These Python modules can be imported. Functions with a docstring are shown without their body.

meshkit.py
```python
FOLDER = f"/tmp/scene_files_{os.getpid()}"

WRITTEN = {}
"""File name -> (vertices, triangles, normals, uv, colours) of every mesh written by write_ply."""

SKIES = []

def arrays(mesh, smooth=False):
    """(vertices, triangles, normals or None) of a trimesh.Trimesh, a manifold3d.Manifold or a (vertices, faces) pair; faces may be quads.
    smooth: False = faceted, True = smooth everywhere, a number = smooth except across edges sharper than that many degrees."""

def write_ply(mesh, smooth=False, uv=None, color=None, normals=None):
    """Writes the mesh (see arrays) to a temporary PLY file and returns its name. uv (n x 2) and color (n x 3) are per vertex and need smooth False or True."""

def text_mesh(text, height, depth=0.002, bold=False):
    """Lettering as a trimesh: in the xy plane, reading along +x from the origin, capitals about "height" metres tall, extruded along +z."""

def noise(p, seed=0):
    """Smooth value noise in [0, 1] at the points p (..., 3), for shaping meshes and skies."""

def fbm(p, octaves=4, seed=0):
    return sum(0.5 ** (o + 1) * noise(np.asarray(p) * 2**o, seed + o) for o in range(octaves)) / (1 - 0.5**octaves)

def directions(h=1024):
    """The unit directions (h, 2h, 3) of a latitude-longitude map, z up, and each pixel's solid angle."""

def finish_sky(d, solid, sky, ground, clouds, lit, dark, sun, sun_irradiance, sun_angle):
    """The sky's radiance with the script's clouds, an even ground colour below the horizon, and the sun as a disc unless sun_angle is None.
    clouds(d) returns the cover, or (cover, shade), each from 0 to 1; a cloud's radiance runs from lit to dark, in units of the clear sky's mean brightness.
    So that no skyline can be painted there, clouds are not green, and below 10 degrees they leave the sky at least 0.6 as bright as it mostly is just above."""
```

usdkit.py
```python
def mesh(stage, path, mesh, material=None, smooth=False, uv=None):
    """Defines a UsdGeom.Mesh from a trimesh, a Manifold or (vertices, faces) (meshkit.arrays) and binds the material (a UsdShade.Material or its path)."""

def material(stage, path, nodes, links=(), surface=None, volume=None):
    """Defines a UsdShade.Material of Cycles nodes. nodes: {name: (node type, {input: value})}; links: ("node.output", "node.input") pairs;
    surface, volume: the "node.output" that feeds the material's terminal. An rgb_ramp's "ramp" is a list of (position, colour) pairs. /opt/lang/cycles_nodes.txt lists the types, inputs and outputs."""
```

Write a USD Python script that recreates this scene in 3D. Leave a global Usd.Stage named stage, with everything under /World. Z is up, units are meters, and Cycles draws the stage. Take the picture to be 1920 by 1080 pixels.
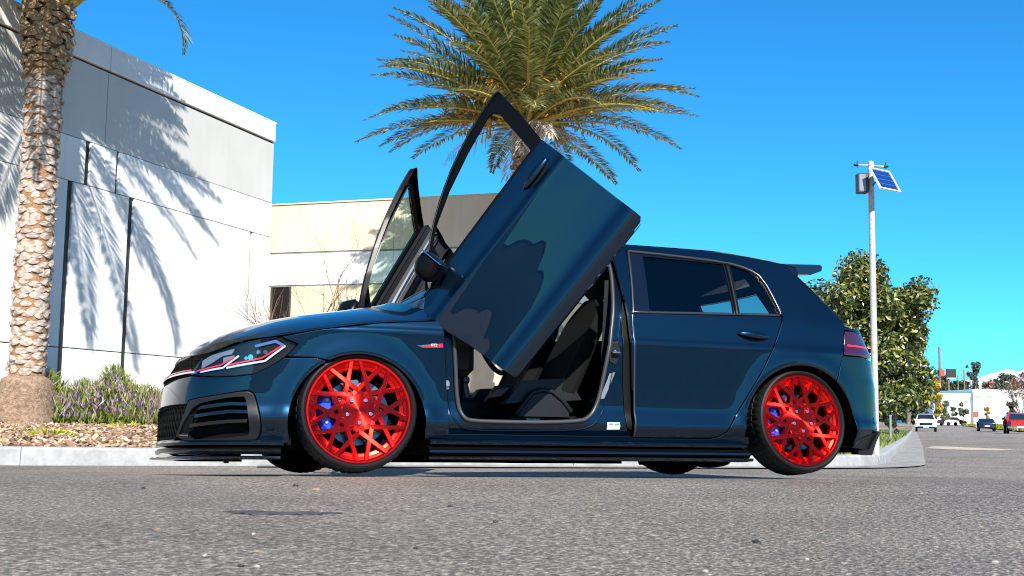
import math, numpy as np, trimesh, shapely, usdkit, meshkit
from shapely.geometry import Polygon, LineString, Point
from shapely.ops import unary_union
from scipy.interpolate import PchipInterpolator as PC
from pxr import Usd, UsdGeom, UsdLux, UsdShade, Sdf, Gf, Vt

# ------------------------------------------------------------------ stage, camera, sky, sun
stage = Usd.Stage.CreateInMemory()
UsdGeom.SetStageUpAxis(stage, UsdGeom.Tokens.z)
UsdGeom.SetStageMetersPerUnit(stage, 1.0)
UsdGeom.Xform.Define(stage, '/World')
UsdGeom.Scope.Define(stage, '/World/Looks')
rng = np.random.default_rng(7)
CAMZ = 0.33                                   # camera height above the road
SUN = np.array([0.20, -0.745, 0.65]); SUN /= np.linalg.norm(SUN)
EXPOSURE = 1.02
SKY_STRENGTH, SUN_INTENSITY = 0.063, 1.25

cam = UsdGeom.Camera.Define(stage, '/World/camera')
cam.CreateHorizontalApertureAttr(36.0); cam.CreateVerticalApertureAttr(20.25)
cam.CreateFocalLengthAttr(36.0 * 2200 / 1920)
cam.CreateClippingRangeAttr(Gf.Vec2f(0.05, 20000))
cam.CreateFStopAttr(16.0); cam.CreateFocusDistanceAttr(6.4)
cam.CreateExposureAttr(EXPOSURE)
_p, _r = 0.1080, 0.0149
_f = np.array([0, math.cos(_p), math.sin(_p)]); _u = np.array([0, -math.sin(_p), math.cos(_p)]); _x = np.array([1., 0, 0])
_right, _up = math.cos(_r) * _x + math.sin(_r) * _u, -math.sin(_r) * _x + math.cos(_r) * _u
m = Gf.Matrix4d(*_right, 0, *_up, 0, *(-_f), 0, 0, 0, CAMZ, 1)
cam.AddTransformOp().Set(m)

el, rot = math.asin(SUN[2]), math.atan2(SUN[0], SUN[1])
dome = UsdLux.DomeLight.Define(stage, '/World/sky')
dome.GetPrim().SetCustomDataByKey('kind', 'structure')
skym = usdkit.material(stage, '/World/Looks/sky_look', {
    'sky': ('sky_texture', {'sky_type': 'single_scattering', 'sun_disc': False, 'sun_elevation': el, 'sun_rotation': rot, 'altitude': 400.0, 'aerosol_density': 0.22, 'air_density': 1.0, 'ozone_density': 3.0}),
    'sat': ('hsv', {'saturation': 1.16, 'value': 1.0, 'hue': 0.5}), 'tint': ('mix', {'mix_type': 'multiply', 'fac': 1.0, 'color2': (.27, 1.12, 1.50)}),
    'bg': ('background_shader', {'strength': SKY_STRENGTH})},
    [('sky.color', 'sat.color'), ('sat.color', 'tint.color1'), ('tint.color', 'bg.color')], surface='bg.background')
UsdShade.MaterialBindingAPI.Apply(dome.GetPrim()).Bind(skym)
sun = UsdLux.DistantLight.Define(stage, '/World/sun')
sun.CreateIntensityAttr(SUN_INTENSITY); sun.CreateAngleAttr(0.53); sun.CreateNormalizeAttr(True)
sun.CreateColorAttr(Gf.Vec3f(1.0, 0.95, 0.87))
z = SUN; xa = np.cross([0, 0, 1], z); xa /= np.linalg.norm(xa); ya = np.cross(z, xa)
sun.AddTransformOp().Set(Gf.Matrix4d(*xa, 0, *ya, 0, *z, 0, 0, 0, 50, 1))

# ------------------------------------------------------------------ helpers
_count = {}
def path_for(parent, name):
    base = parent + '/' + name
    k = _count.get(base, 0); _count[base] = k + 1
    return base if k == 0 else f'{base}_{k:03d}'
def meta(prim, label=None, cat=None, group=None, kind=None):
    for k, v in (('label', label), ('category', cat), ('group', group), ('kind', kind)):
        if v: prim.SetCustomDataByKey(k, v)
    return prim
def thing(name, label=None, cat=None, group=None, kind=None, mat=None, loc=None, rotz=0.0, scale=None):
    x = UsdGeom.Xform.Define(stage, path_for('/World', name))
    if mat is not None: x.AddTransformOp().Set(mat)
    elif loc is not None:
        x.AddTranslateOp().Set(Gf.Vec3d(*map(float, loc)))
        if rotz: x.AddRotateZOp().Set(math.degrees(rotz))
        if scale: x.AddScaleOp().Set(Gf.Vec3f(*scale))
    meta(x.GetPrim(), label, cat, group, kind)
    return str(x.GetPath())
LOOK = {}
def bind(prim, mat):
    UsdShade.MaterialBindingAPI.Apply(prim).Bind(LOOK[mat])
def part(parent, name, mesh, mat, smooth=30, label=None, kind=None, normals=None, isl=0):
    """one Mesh prim under parent ('/World' = top level)"""
    p = path_for(parent, name)
    if normals is None:
        g = usdkit.mesh(stage, p, mesh, LOOK[mat], smooth=False if isl else smooth)
    else:
        v, f = (mesh.vertices, mesh.faces) if hasattr(mesh, 'vertices') else mesh
        g = UsdGeom.Mesh.Define(stage, p)
        v = np.asarray(v, np.float32); f = np.asarray(f, np.int32)
        g.CreatePointsAttr(Vt.Vec3fArray.FromNumpy(v)); g.CreateFaceVertexCountsAttr(Vt.IntArray.FromNumpy(np.full(len(f), 3, np.int32)))
        g.CreateFaceVertexIndicesAttr(Vt.IntArray.FromNumpy(f.ravel())); g.CreateSubdivisionSchemeAttr('none')
        if normals is not None:
            g.CreateNormalsAttr(Vt.Vec3fArray.FromNumpy(np.asarray(normals, np.float32))); g.SetNormalsInterpolation('vertex')
        bind(g.GetPrim(), mat)
    if isl:
        k = len(mesh.vertices) // isl; r_ = np.repeat(np.random.default_rng(k).random(k), isl)
        UsdGeom.PrimvarsAPI(g).CreatePrimvar('rnd', Sdf.ValueTypeNames.FloatArray, 'vertex').Set(Vt.FloatArray.FromNumpy(r_.astype(np.float32)))
    meta(g.GetPrim(), label, None, None, kind)
    return p
def top(name, mesh, mat, label=None, cat=None, group=None, kind=None, smooth=30, isl=0):
    p = part('/World', name, mesh, mat, smooth, isl=isl)
    meta(stage.GetPrimAtPath(p), label, cat, group, kind)
    return p
cat_ = trimesh.util.concatenate
def box(lo, hi, bev=0.0):
    lo, hi = np.minimum(lo, hi), np.maximum(lo, hi)
    if bev <= 0:
        b = trimesh.creation.box(hi - lo); b.apply_translation((lo + hi) / 2); return b
    b = min(bev, *((hi - lo) / 2.01)); pts = []
    for sx in (0, 1):
        for sy in (0, 1):
            for sz in (0, 1):
                c = np.array([hi[0] if sx else lo[0], hi[1] if sy else lo[1], hi[2] if sz else lo[2]])
                d = np.array([-b if sx else b, -b if sy else b, -b if sz else b])
                for k in range(3):
                    q = c + d; q[k] = c[k]; pts.append(q)
    return trimesh.convex.convex_hull(np.array(pts))
def frame_of(d, hint=(0, 0, 1.)):
    d = d / np.linalg.norm(d); h = np.array(hint, float)
    if abs(d @ h) > .95: h = np.array([1., 0, 0])
    a = np.cross(h, d); a /= np.linalg.norm(a); return a, np.cross(d, a)
def tube(pts, rad, n=8, caps=True):
    pts = np.asarray(pts, float); rad = np.broadcast_to(np.asarray(rad, float), (len(pts),))
    tang = np.gradient(pts, axis=0); ring = []
    a0 = None
    for i, (p, t) in enumerate(zip(pts, tang)):
        t = t / (np.linalg.norm(t) + 1e-12)
        if a0 is None: a, b = frame_of(t)
        else:
            a = a0 - (a0 @ t) * t; a /= np.linalg.norm(a); b = np.cross(t, a)
        a0 = a
        th = np.linspace(0, 2 * np.pi, n, endpoint=False)
        ring.append(p + rad[i] * (np.cos(th)[:, None] * a + np.sin(th)[:, None] * b))
    v = np.concatenate(ring); f = []
    for i in range(len(pts) - 1):
        for k in range(n):
            q = [i * n + k, i * n + (k + 1) % n, (i + 1) * n + (k + 1) % n, (i + 1) * n + k]
            f += [[q[0], q[1], q[2]], [q[0], q[2], q[3]]]
    if caps:
        for s, o in ((0, 1), ((len(pts) - 1) * n, 0)):
            for k in range(1, n - 1): f.append([s, s + k + 1, s + k] if o else [s, s + k, s + k + 1])
    return trimesh.Trimesh(v, f, process=False)
def revolve(prof, n=64, closed=False):
    """profile (radius, axial y) revolved about the y axis"""
    prof = np.asarray(prof, float); th = np.linspace(0, 2 * np.pi, n, endpoint=False)
    v = np.stack([prof[None, :, 0] * np.cos(th)[:, None], np.broadcast_to(prof[None, :, 1], (n, len(prof))), prof[None, :, 0] * np.sin(th)[:, None]], -1).reshape(-1, 3)
    k = len(prof); f = []
    for i in range(n):
        for j in range(k if closed else k - 1):
            a, b = i * k + j, i * k + (j + 1) % k; c, d = ((i + 1) % n) * k + (j + 1) % k, ((i + 1) % n) * k + j
            f += [[a, b, c], [a, c, d]]
    return trimesh.Trimesh(v, f, process=False)
def prism(poly, h0, h1, axis='z'):
    """polygon extruded; axis 'z': (x,y)->z ; 'y': (x,z)->y ; 'x': (y,z)->x"""
    poly = poly if hasattr(poly, 'geom_type') else Polygon(poly)
    g = trimesh.creation.extrude_polygon(shapely.geometry.polygon.orient(poly), h1 - h0, engine='earcut')
    v = g.vertices.copy(); v[:, 2] += h0
    if axis == 'y': v = v[:, [0, 2, 1]]
    elif axis == 'x': v = v[:, [2, 0, 1]]
    g = trimesh.Trimesh(v, g.faces, process=False)
    if axis == 'y': g.invert()
    return g
def xf(mesh, R=None, t=None):
    v = mesh.vertices
    if R is not None: v = v @ np.asarray(R).T
    if t is not None: v = v + np.asarray(t)
    return trimesh.Trimesh(v, mesh.faces, process=False)
def rotz(a): c, s = math.cos(a), math.sin(a); return np.array([[c, -s, 0], [s, c, 0], [0, 0, 1.]])
def rotx(a): c, s = math.cos(a), math.sin(a); return np.array([[1., 0, 0], [0, c, -s], [0, s, c]])
def roty(a): c, s = math.cos(a), math.sin(a); return np.array([[c, 0, s], [0, 1., 0], [-s, 0, c]])
def quads(v, f4):
    f4 = np.asarray(f4); return trimesh.Trimesh(v, np.vstack([f4[:, [0, 1, 2]], f4[:, [0, 2, 3]]]), process=False)
def grid_mesh(P):
    n, m_ = P.shape[:2]; i = np.arange(n * m_).reshape(n, m_)
    return quads(P.reshape(-1, 3), np.stack([i[:-1, :-1], i[1:, :-1], i[1:, 1:], i[:-1, 1:]], -1).reshape(-1, 4))
def chaikin(P, k=2, closed=True):
    P = np.asarray(P, float)
    for _ in range(k):
        Q = np.roll(P, -1, 0) if closed else P[1:]
        A = P if closed else P[:-1]
        P2 = np.stack([.75 * A + .25 * Q, .25 * A + .75 * Q], 1).reshape(-1, P.shape[1])
        P = P2 if closed else np.vstack([P[:1], P2, P[-1:]])
    return P

# ------------------------------------------------------------------ looks
def look(name, nodes, links=(), surface='p.BSDF', volume=None):
    LOOK[name] = usdkit.material(stage, '/World/Looks/' + name, nodes, links, surface=surface, volume=volume)
def plain(name, color, rough=.5, metal=0., coat=0., spec=.5, **k):
    look(name, {'p': ('principled_bsdf', {'base_color': color, 'roughness': rough, 'metallic': metal, 'coat_weight': coat, 'coat_roughness': .02, 'specular_ior_level': spec, **k})})
def grain(name, c0, c1, scale, rough=.8, bump=.0, bscale=None, detail=6, dist=.01, coords='position', lo=.35, hi=.65, extra=None):
    n = {'g': ('geometry', {}), 'n': ('noise_texture', {'scale': scale, 'detail': detail, 'roughness': .6}),
         'r': ('rgb_ramp', {'ramp': [(0, c0), (lo, c0), (hi, c1), (1, c1)]}),
         'p': ('principled_bsdf', {'roughness': rough})}
    l = [('g.position', 'n.vector'), ('n.fac', 'r.fac'), ('r.color', 'p.base_color')]
    if bump:
        n['nb'] = ('noise_texture', {'scale': bscale or scale * 3, 'detail': 4.0}); n['b'] = ('bump', {'strength': bump, 'distance': dist})
        l += [('g.position', 'nb.vector'), ('nb.fac', 'b.height'), ('b.normal', 'p.normal')]
    look(name, n, l)

# car
look('car_paint', {'g': ('texture_coordinate', {}), 'v': ('voronoi_texture', {'scale': 900.0}), 'lw': ('layer_weight', {'blend': .35}),
     'mx': ('mix', {'color1': (.0045, .0165, .035), 'color2': (.0018, .0068, .0155)}),
     'p': ('principled_bsdf', {'metallic': .85, 'roughness': .33, 'specular_ior_level': .0, 'coat_weight': 1.0, 'coat_roughness': .008, 'coat_ior': 1.5})},
     [('lw.facing', 'mx.fac'), ('mx.color', 'p.base_color')])
plain('gloss_black', (.003, .003, .0035), .10, coat=1.)
plain('satin_black', (.004, .004, .0045), .42, spec=.2)
plain('trim_plastic', (.010, .0105, .013), .42, spec=.22)
plain('satin_trim', (.10, .095, .10), .3, metal=.9)
plain('frame_black', (.003, .003, .0035), .3, spec=.12)
plain('chrome', (.75, .76, .78), .08, metal=1.)
plain('rubber', (.005, .005, .0055), .6, spec=.25)
plain('rubber_seal', (.03, .03, .034), .4)
plain('caliper_blue', (.004, .035, .50), .3, coat=1.)
look('disc_steel', {'p': ('principled_bsdf', {'base_color': (.13, .15, .18), 'metallic': 1.0, 'roughness': .3})})
plain('carpet', (.004, .004, .0045), .95, spec=.1)
plain('leather', (.007, .0065, .008), .45, spec=.3)
plain('seat_cloth', (.004, .004, .0045), .85, spec=.12)
plain('headliner', (.012, .012, .014), .9)
plain('door_card', (.010, .010, .012), .55)
plain('silver_plastic', (.22, .235, .26), .35, metal=.5)
plain('white_label', (.75, .76, .76), .5)
plain('red_line', (.6, .01, .03), .3, coat=1.)
plain('lamp_white', (.42, .44, .48), .2, coat=1.)
plain('lamp_blue', (.12, .2, .45), .2, metal=.6)
plain('lamp_red', (.035, .003, .012), .12, coat=1.)
plain('underbody', (.004, .004, .004), .9, spec=.1)
for nm, cx in (('front', 0.), ('rear', -2.626)):
    look('brushed_red_' + nm, {'tc': ('texture_coordinate', {}), 'sub': ('vector_math', {'math_type': 'subtract', 'vector2': (cx, 0., .30)}), 'mul': ('vector_math', {'math_type': 'multiply', 'vector2': (1., 0., 1.)}),
        'nz': ('vector_math', {'math_type': 'normalize'}), 'vt': ('vector_transform', {'transform_type': 'vector', 'convert_from': 'object', 'convert_to': 'world'}),
        'p': ('principled_bsdf', {'base_color': (.80, .013, .009), 'metallic': 1.0, 'roughness': .38, 'anisotropic': .98, 'coat_weight': .15, 'coat_roughness': .05})},
        [('tc.object', 'sub.vector1'), ('sub.vector', 'mul.vector1'), ('mul.vector', 'nz.vector1'), ('nz.vector', 'vt.vector'), ('vt.vector', 'p.tangent')])
plain('polished_red', (.78, .012, .008), .26, metal=1., coat=.15)
def glass(name, tint, f=1.5):
    look(name, {'t': ('transparent_bsdf', {'color': tint}), 'gl': ('glossy_bsdf', {'color': (1, 1, 1), 'roughness': 0.0}), 'lw': ('layer_weight', {'blend': .5}), 'pw': ('math', {'math_type': 'power', 'value2': 4.5}), 'fr': ('math', {'math_type': 'multiply_add', 'value2': .9, 'value3': .045}), 'm': ('mix_closure', {})},
         [('lw.facing', 'pw.value1'), ('pw.value', 'fr.value1'), ('fr.value', 'm.fac'), ('t.BSDF', 'm.closure1'), ('gl.BSDF', 'm.closure2')], surface='m.closure')
glass('glass_green', (.72, .90, .78)); glass('glass_tint', (.30, .36, .38)); glass('glass_clear', (.93, .95, .96)); glass('glass_rear', (.80, .90, .92))
# ------------------------------------------------------------------ car body surface
# (u, z): u runs along the plan outline of the body (0 at the front axle, + forward), z is height
CARV = [-1.05783782e+00, 6.75870585e+00, -3.29242623e-01, 3.50364170e-01, 4.84830176e-02, 6.09412678e-03]
def car_axes(v):
    X, Y, Z, yaw, roll, pit = v
    fw = np.array([-math.cos(yaw), -math.sin(yaw), 0]); lf = np.array([math.sin(yaw), -math.cos(yaw), 0]); up = np.array([0, 0, 1.])
    fw, up = math.cos(pit) * fw + math.sin(pit) * up, -math.sin(pit) * fw + math.cos(pit) * up
    lf, up = math.cos(roll) * lf + math.sin(roll) * up, -math.sin(roll) * lf + math.cos(roll) * up
    return np.array([fw, lf, up]), np.array([X, Y, Z + CAMZ])
CM, CO = car_axes(CARV)
car = thing('hatchback_car', 'lowered dark blue metallic hatchback with red mesh wheels and both front doors swung up', 'car',
            mat=Gf.Matrix4d(*CM[0], 0, *CM[1], 0, *CM[2], 0, *CO, 1))
WB = 2.626
_pl = np.array([(.92, 0), (.918, .15), (.905, .32), (.875, .48), (.815, .61), (.73, .71), (.605, .785), (.42, .838), (.2, .872), (0, .884), (-.4, .889), (-1, .889), (-1.6, .889), (-2.2, .889), (-2.626, .886), (-2.9, .868), (-3.1, .825), (-3.22, .765), (-3.30, .66), (-3.345, .50), (-3.365, .30), (-3.372, .0)])
_t = np.r_[0, np.cumsum(np.hypot(*np.diff(_pl, axis=0).T))]
_tt = np.linspace(0, _t[-1], 4000)
def _smooth(a, odd, n=60):
    lo, hi = a[1:n + 1][::-1], a[-n - 1:-1][::-1]
    if odd: lo, hi = 2 * a[0] - lo, 2 * a[-1] - hi
    g = np.exp(-np.linspace(-2, 2, 2 * n + 1) ** 2); g /= g.sum()
    return np.convolve(np.r_[lo, a, hi], g, 'valid')
_xx, _yy = _smooth(PC(_t, _pl[:, 0])(_tt), False), _smooth(PC(_t, _pl[:, 1])(_tt), True)
_s = np.r_[0, np.cumsum(np.hypot(np.diff(_xx), np.diff(_yy)))]
_s0 = np.interp(0, -_xx, _s)
UF, UR = _s0, _s0 - _s[-1]
def plan(u):
    s = _s0 - np.asarray(u, float)
    x, y = np.interp(s, _s, _xx), np.interp(s, _s, _yy)
    s1, s2 = np.clip(s - .02, 0, _s[-1]), np.clip(s + .02, 0, _s[-1])
    dx, dy = np.interp(s2, _s, _xx) - np.interp(s1, _s, _xx), np.interp(s2, _s, _yy) - np.interp(s1, _s, _yy)
    l = np.hypot(dx, dy) + 1e-12
    return x, y, dy / l, -dx / l
_side = PC([.0, .10, .18, .225, .247, .27, .318, .345, .45, .55, .64, .695, .708, .735, .80, .868, .90, 1.0, 1.1, 1.2, 1.27, 1.31, 1.335, 1.352],
           [.09, .055, .030, .008, .0, .002, .0145, .0165, .014, .009, .004, .001, .0, .011, .020, .031, .042, .085, .132, .185, .228, .26, .30, .36])
_front = PC([.0, .06, .10, .2, .3, .42, .47, .52, .58, .64, .70, .76, .82, .9, 1.4], [.05, .02, .01, .0, .0, .01, .022, .045, .078, .125, .19, .27, .36, .5, 1.2])
_rear = PC([.0, .1, .2, .3, .42, .52, .56, .66, .75, .85, 1.0, 1.15, 1.3, 1.4], [.12, .07, .03, .005, .0, .01, .03, .06, .11, .20, .33, .46, .60, .70])
def sstep(a, b, x):
    t = np.clip((np.asarray(x) - a) / (b - a), 0, 1); return t * t * (3 - 2 * t)
def _crease(u, z):
    """lower crease is softened forward of the doors, arches are flared"""
    a = 0
    for cx, r in ((.005, .35), (-2.62, .39)):
        d = np.hypot(u - cx, z - .235); a = a + .010 * np.exp(-((d - r - .012) / .06) ** 2) * (z > .1)
    return a
def wrap(u, z, off=0.):
    u, z = np.broadcast_arrays(np.asarray(u, float), np.asarray(z, float))
    x, y, nx, ny = plan(u)
    wf, wr = sstep(.45, UF - .25, u), sstep(-2.95, -3.75, u)
    d = _side(z) * (1 - wf) * (1 - wr) + _front(z) * wf + _rear(z) * wr - _crease(u, z) - off
    return np.stack([x - nx * d, y - ny * d, z], -1)
def normal_of(lift, p, off=0., e=.004):
    u, z = p[:, 0], p[:, 1]
    a = lift(u + e, z, off) - lift(u - e, z, off); b = lift(u, z + e, off) - lift(u, z - e, off)
    n = np.cross(b, a); n /= np.linalg.norm(n, axis=1, keepdims=True) + 1e-12
    o = lift(u, z, off + .01) - lift(u, z, off)
    return n * np.sign((n * o).sum(1))[:, None]
def tri_poly(poly, cell):
    x0, y0, x1, y1 = poly.bounds
    gx = np.arange(math.floor(x0 / cell), math.ceil(x1 / cell) + .5) * cell; gy = np.arange(math.floor(y0 / cell), math.ceil(y1 / cell) + .5) * cell
    A, B = np.meshgrid(gx[:-1], gy[:-1], indexing='ij'); A, B = A.ravel(), B.ravel()
    cells = shapely.box(A, B, A + cell, B + cell)
    shapely.prepare(poly)
    full = shapely.contains_properly(poly, cells); touch = shapely.intersects(poly, cells) & ~full
    V, Fc = [], []; n = 0
    for a, b in zip(A[full], B[full]):
        V += [(a, b), (a + cell, b), (a + cell, b + cell), (a, b + cell)]; Fc += [(n, n + 1, n + 2), (n, n + 2, n + 3)]; n += 4
    for g in shapely.intersection(cells[touch], poly):
        for q in getattr(g, 'geoms', [g]):
            if q.geom_type != 'Polygon' or q.area < 1e-9: continue
            v, f = trimesh.creation.triangulate_polygon(q, engine='earcut')
            V += [tuple(x) for x in v]; Fc += [tuple(x + n) for x in f]; n += len(v)
    V = np.array(V); key = np.round(V / 1e-6).astype(np.int64)
    _, idx, inv = np.unique(key, axis=0, return_index=True, return_inverse=True)
    F_ = inv.ravel()[np.array(Fc)]; F_ = F_[(F_[:, 0] != F_[:, 1]) & (F_[:, 1] != F_[:, 2]) & (F_[:, 0] != F_[:, 2])]
    return V[idx], F_
def panel(poly, lift=wrap, off=0., cell=.03, bevel=.003, depth=.018):
    poly = poly if hasattr(poly, 'geom_type') else Polygon(poly)
    if not poly.is_valid: poly = poly.buffer(0)
    Vs, Fs, Ns = [], [], []; n0 = 0
    for P in getattr(poly, 'geoms', [poly]):
        inner = P.buffer(-bevel)
        for I in getattr(inner, 'geoms', [inner]):
            if I.is_empty: continue
            I = shapely.segmentize(I, cell * .7)
            v2, f = tri_poly(I, cell)
            p3 = lift(v2[:, 0], v2[:, 1], off); nn = normal_of(lift, v2, off)
            a, b, c = p3[f[:, 0]], p3[f[:, 1]], p3[f[:, 2]]
            flip = (np.cross(b - a, c - a) * nn[f[:, 0]]).sum(1) < 0; f = f.copy(); f[flip] = f[flip][:, ::-1]
            Vs.append(p3); Ns.append(nn); Fs.append(f + n0); n0 += len(p3)
            for ring in [I.exterior, *I.interiors]:
                q = np.array(ring.coords)[:-1]
                if not ring.is_ccw: q = q[::-1]
                hole = ring is not I.exterior
                t = np.roll(q, -1, 0) - np.roll(q, 1, 0); t /= np.linalg.norm(t, axis=1, keepdims=True) + 1e-12
                o = np.stack([t[:, 1], -t[:, 0]], 1) * (-1 if any(ring is r for r in I.interiors) else 1)
                q1 = q + o * bevel
                nf = normal_of(lift, q, off); A = lift(q[:, 0], q[:, 1], off); Bq = lift(q1[:, 0], q1[:, 1], off - bevel * .7); Cq = lift(q1[:, 0], q1[:, 1], off - depth)
                so = Bq - A; so /= np.linalg.norm(so, axis=1, keepdims=True) + 1e-12
                nm = nf + so; nm /= np.linalg.norm(nm, axis=1, keepdims=True)
                k = len(q); i = np.arange(k); j = (i + 1) % k
                for (R0, R1, N0, N1) in ((A, Bq, nf, nm), (Bq, Cq, so, so)):
                    ff = np.vstack([np.stack([i, j, j + k], 1), np.stack([i, j + k, i + k], 1)])
                    Vs.append(np.vstack([R0, R1])); Ns.append(np.vstack([N0, N1])); Fs.append(ff + n0); n0 += 2 * k
    return np.vstack(Vs), np.vstack(Fs), np.vstack(Ns)
MIR = np.array([1., -1, 1])
def mirrored(g): return g[0] * MIR, g[1][:, ::-1], g[2] * MIR
def joined(*gs):
    n, V, Fc, N = 0, [], [], []
    for g in gs: V.append(g[0]); Fc.append(g[1] + n); N.append(g[2]); n += len(g[0])
    return np.vstack(V), np.vstack(Fc), np.vstack(N)
def put(parent, name, g, mat, label=None, move=None):
    v, f, n = g
    if move: v, n = move(v), move(n, True)
    return part(parent, name, (v, f), mat, normals=n, label=label)
def with_normals(mesh, angle=40):
    v, f, n = meshkit.arrays(mesh, angle); return v, f, n
# raised-door motion (car coordinates)
DR = np.array([[.52174845, .50966167, .68412245], [-.36721499, .85800332, -.35914266], [-.77002059, -.06383789, .63481731]])
DP, DT = np.array([-.45, .86, .5]), np.array([-.10177329, .05721748, .15017374])
def raised(v, vec=False): return v @ DR.T if vec else (v - DP) @ DR.T + DP + DT
def raised_far(v, vec=False): return raised(v * MIR, vec) * MIR
def arc(cx, cz, r, a0, a1, n=24):
    a = np.radians(np.linspace(a0, a1, n)); return [(cx + r * math.cos(x), cz + r * math.sin(x)) for x in a]
SIDES = ((None, ''), (mirrored, ''))
def both(parent, name, g, mat, label=None):
    put(parent, name, g, mat, label); put(parent, name, mirrored(g), mat, label)

# --- outlines
fa = (.005, .235, .35); ra = (-2.62, .225, .392)
HB = PC(*np.array(sorted([(-.60, .80), (-.45, .785), (-.334, .772), (-.085, .751), (.208, .705), (.41, .668), (.6, .638), (.711, .606), (.80, .585), (.95, .578), (1.1, .586), (UF, .598)])).T)
fender = Polygon([(.41, .658), (.208, .701), (-.085, .747), (-.334, .768), (-.433, .775), (-.452, .515), (-.478, .165), (-.352, .165)] + arc(*fa, 191, 64)[1:] + [(.174, .551), (.239, .563), (.375, .563)])
bumper = [(.178, .546)] + arc(*fa, 60, -15.5) + [(.36, .135), (UF + .0, .135), (UF, .44), (1.246, .445), (1.0, .462), (.915, .468), (.751, .458), (.635, .459), (.534, .470), (.456, .507), (.381, .556), (.239, .558)]
frame_o = [(.905, .345), (.869, .350), (.71, .368), (.565, .390), (.535, .380), (.522, .362), (.494, .273), (.487, .229), (.488, .182), (.513, .137), (1.04, .137), (.93, .26)]
frame_i = [(.845, .318), (.71, .342), (.582, .358), (.570, .343), (.544, .207), (.561, .166), (.99, .153), (.90, .25)]
lower_mesh = [(.918, .325), (.845, .314), (.93, .25), (1.04, .155), (UF, .155), (UF, .325)]
headlight = [(.32, .626), (.418, .661), (.481, .656), (.6, .631), (.711, .595), (.80, .572), (.85, .553), (.904, .499), (.911, .474), (.751, .462), (.635, .463), (.534, .474), (.456, .511), (.381, .561)]
P_bumper = Polygon(bumper).buffer(0)
cutouts = unary_union([Polygon(frame_o).buffer(.003), Polygon(lower_mesh).buffer(.003), Polygon(headlight).buffer(.004)])
both(car, 'front_bumper', panel(P_bumper.difference(cutouts), cell=.03), 'car_paint')
both(car, 'front_fender', panel(fender.difference(Polygon(headlight).buffer(.004)), cell=.025), 'car_paint')
# lower mesh grille (lattice) and backing
def clip_bars(region, dx, dz, w):
    R_ = Polygon(region); x0, y0, x1, y1 = R_.bounds; bars = []
    for k in np.arange(x0 - 1, x1 + 1, dx):
        for s in (1, -1): bars.append(LineString([(k, y0 - .02), (k + s * (y1 - y0 + .04) * dz, y1 + .02)]).buffer(w / 2, cap_style=2))
    return unary_union(bars).intersection(R_).union(R_.difference(R_.buffer(-.012)))
both(car, 'lower_grille', panel(clip_bars(lower_mesh, .04, .55, .008), off=-.008, cell=.05, bevel=.0015, depth=.012), 'underbody')
both(car, 'grille_backing', panel(Polygon(lower_mesh).buffer(.01), off=-.05, cell=.06), 'underbody')
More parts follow.
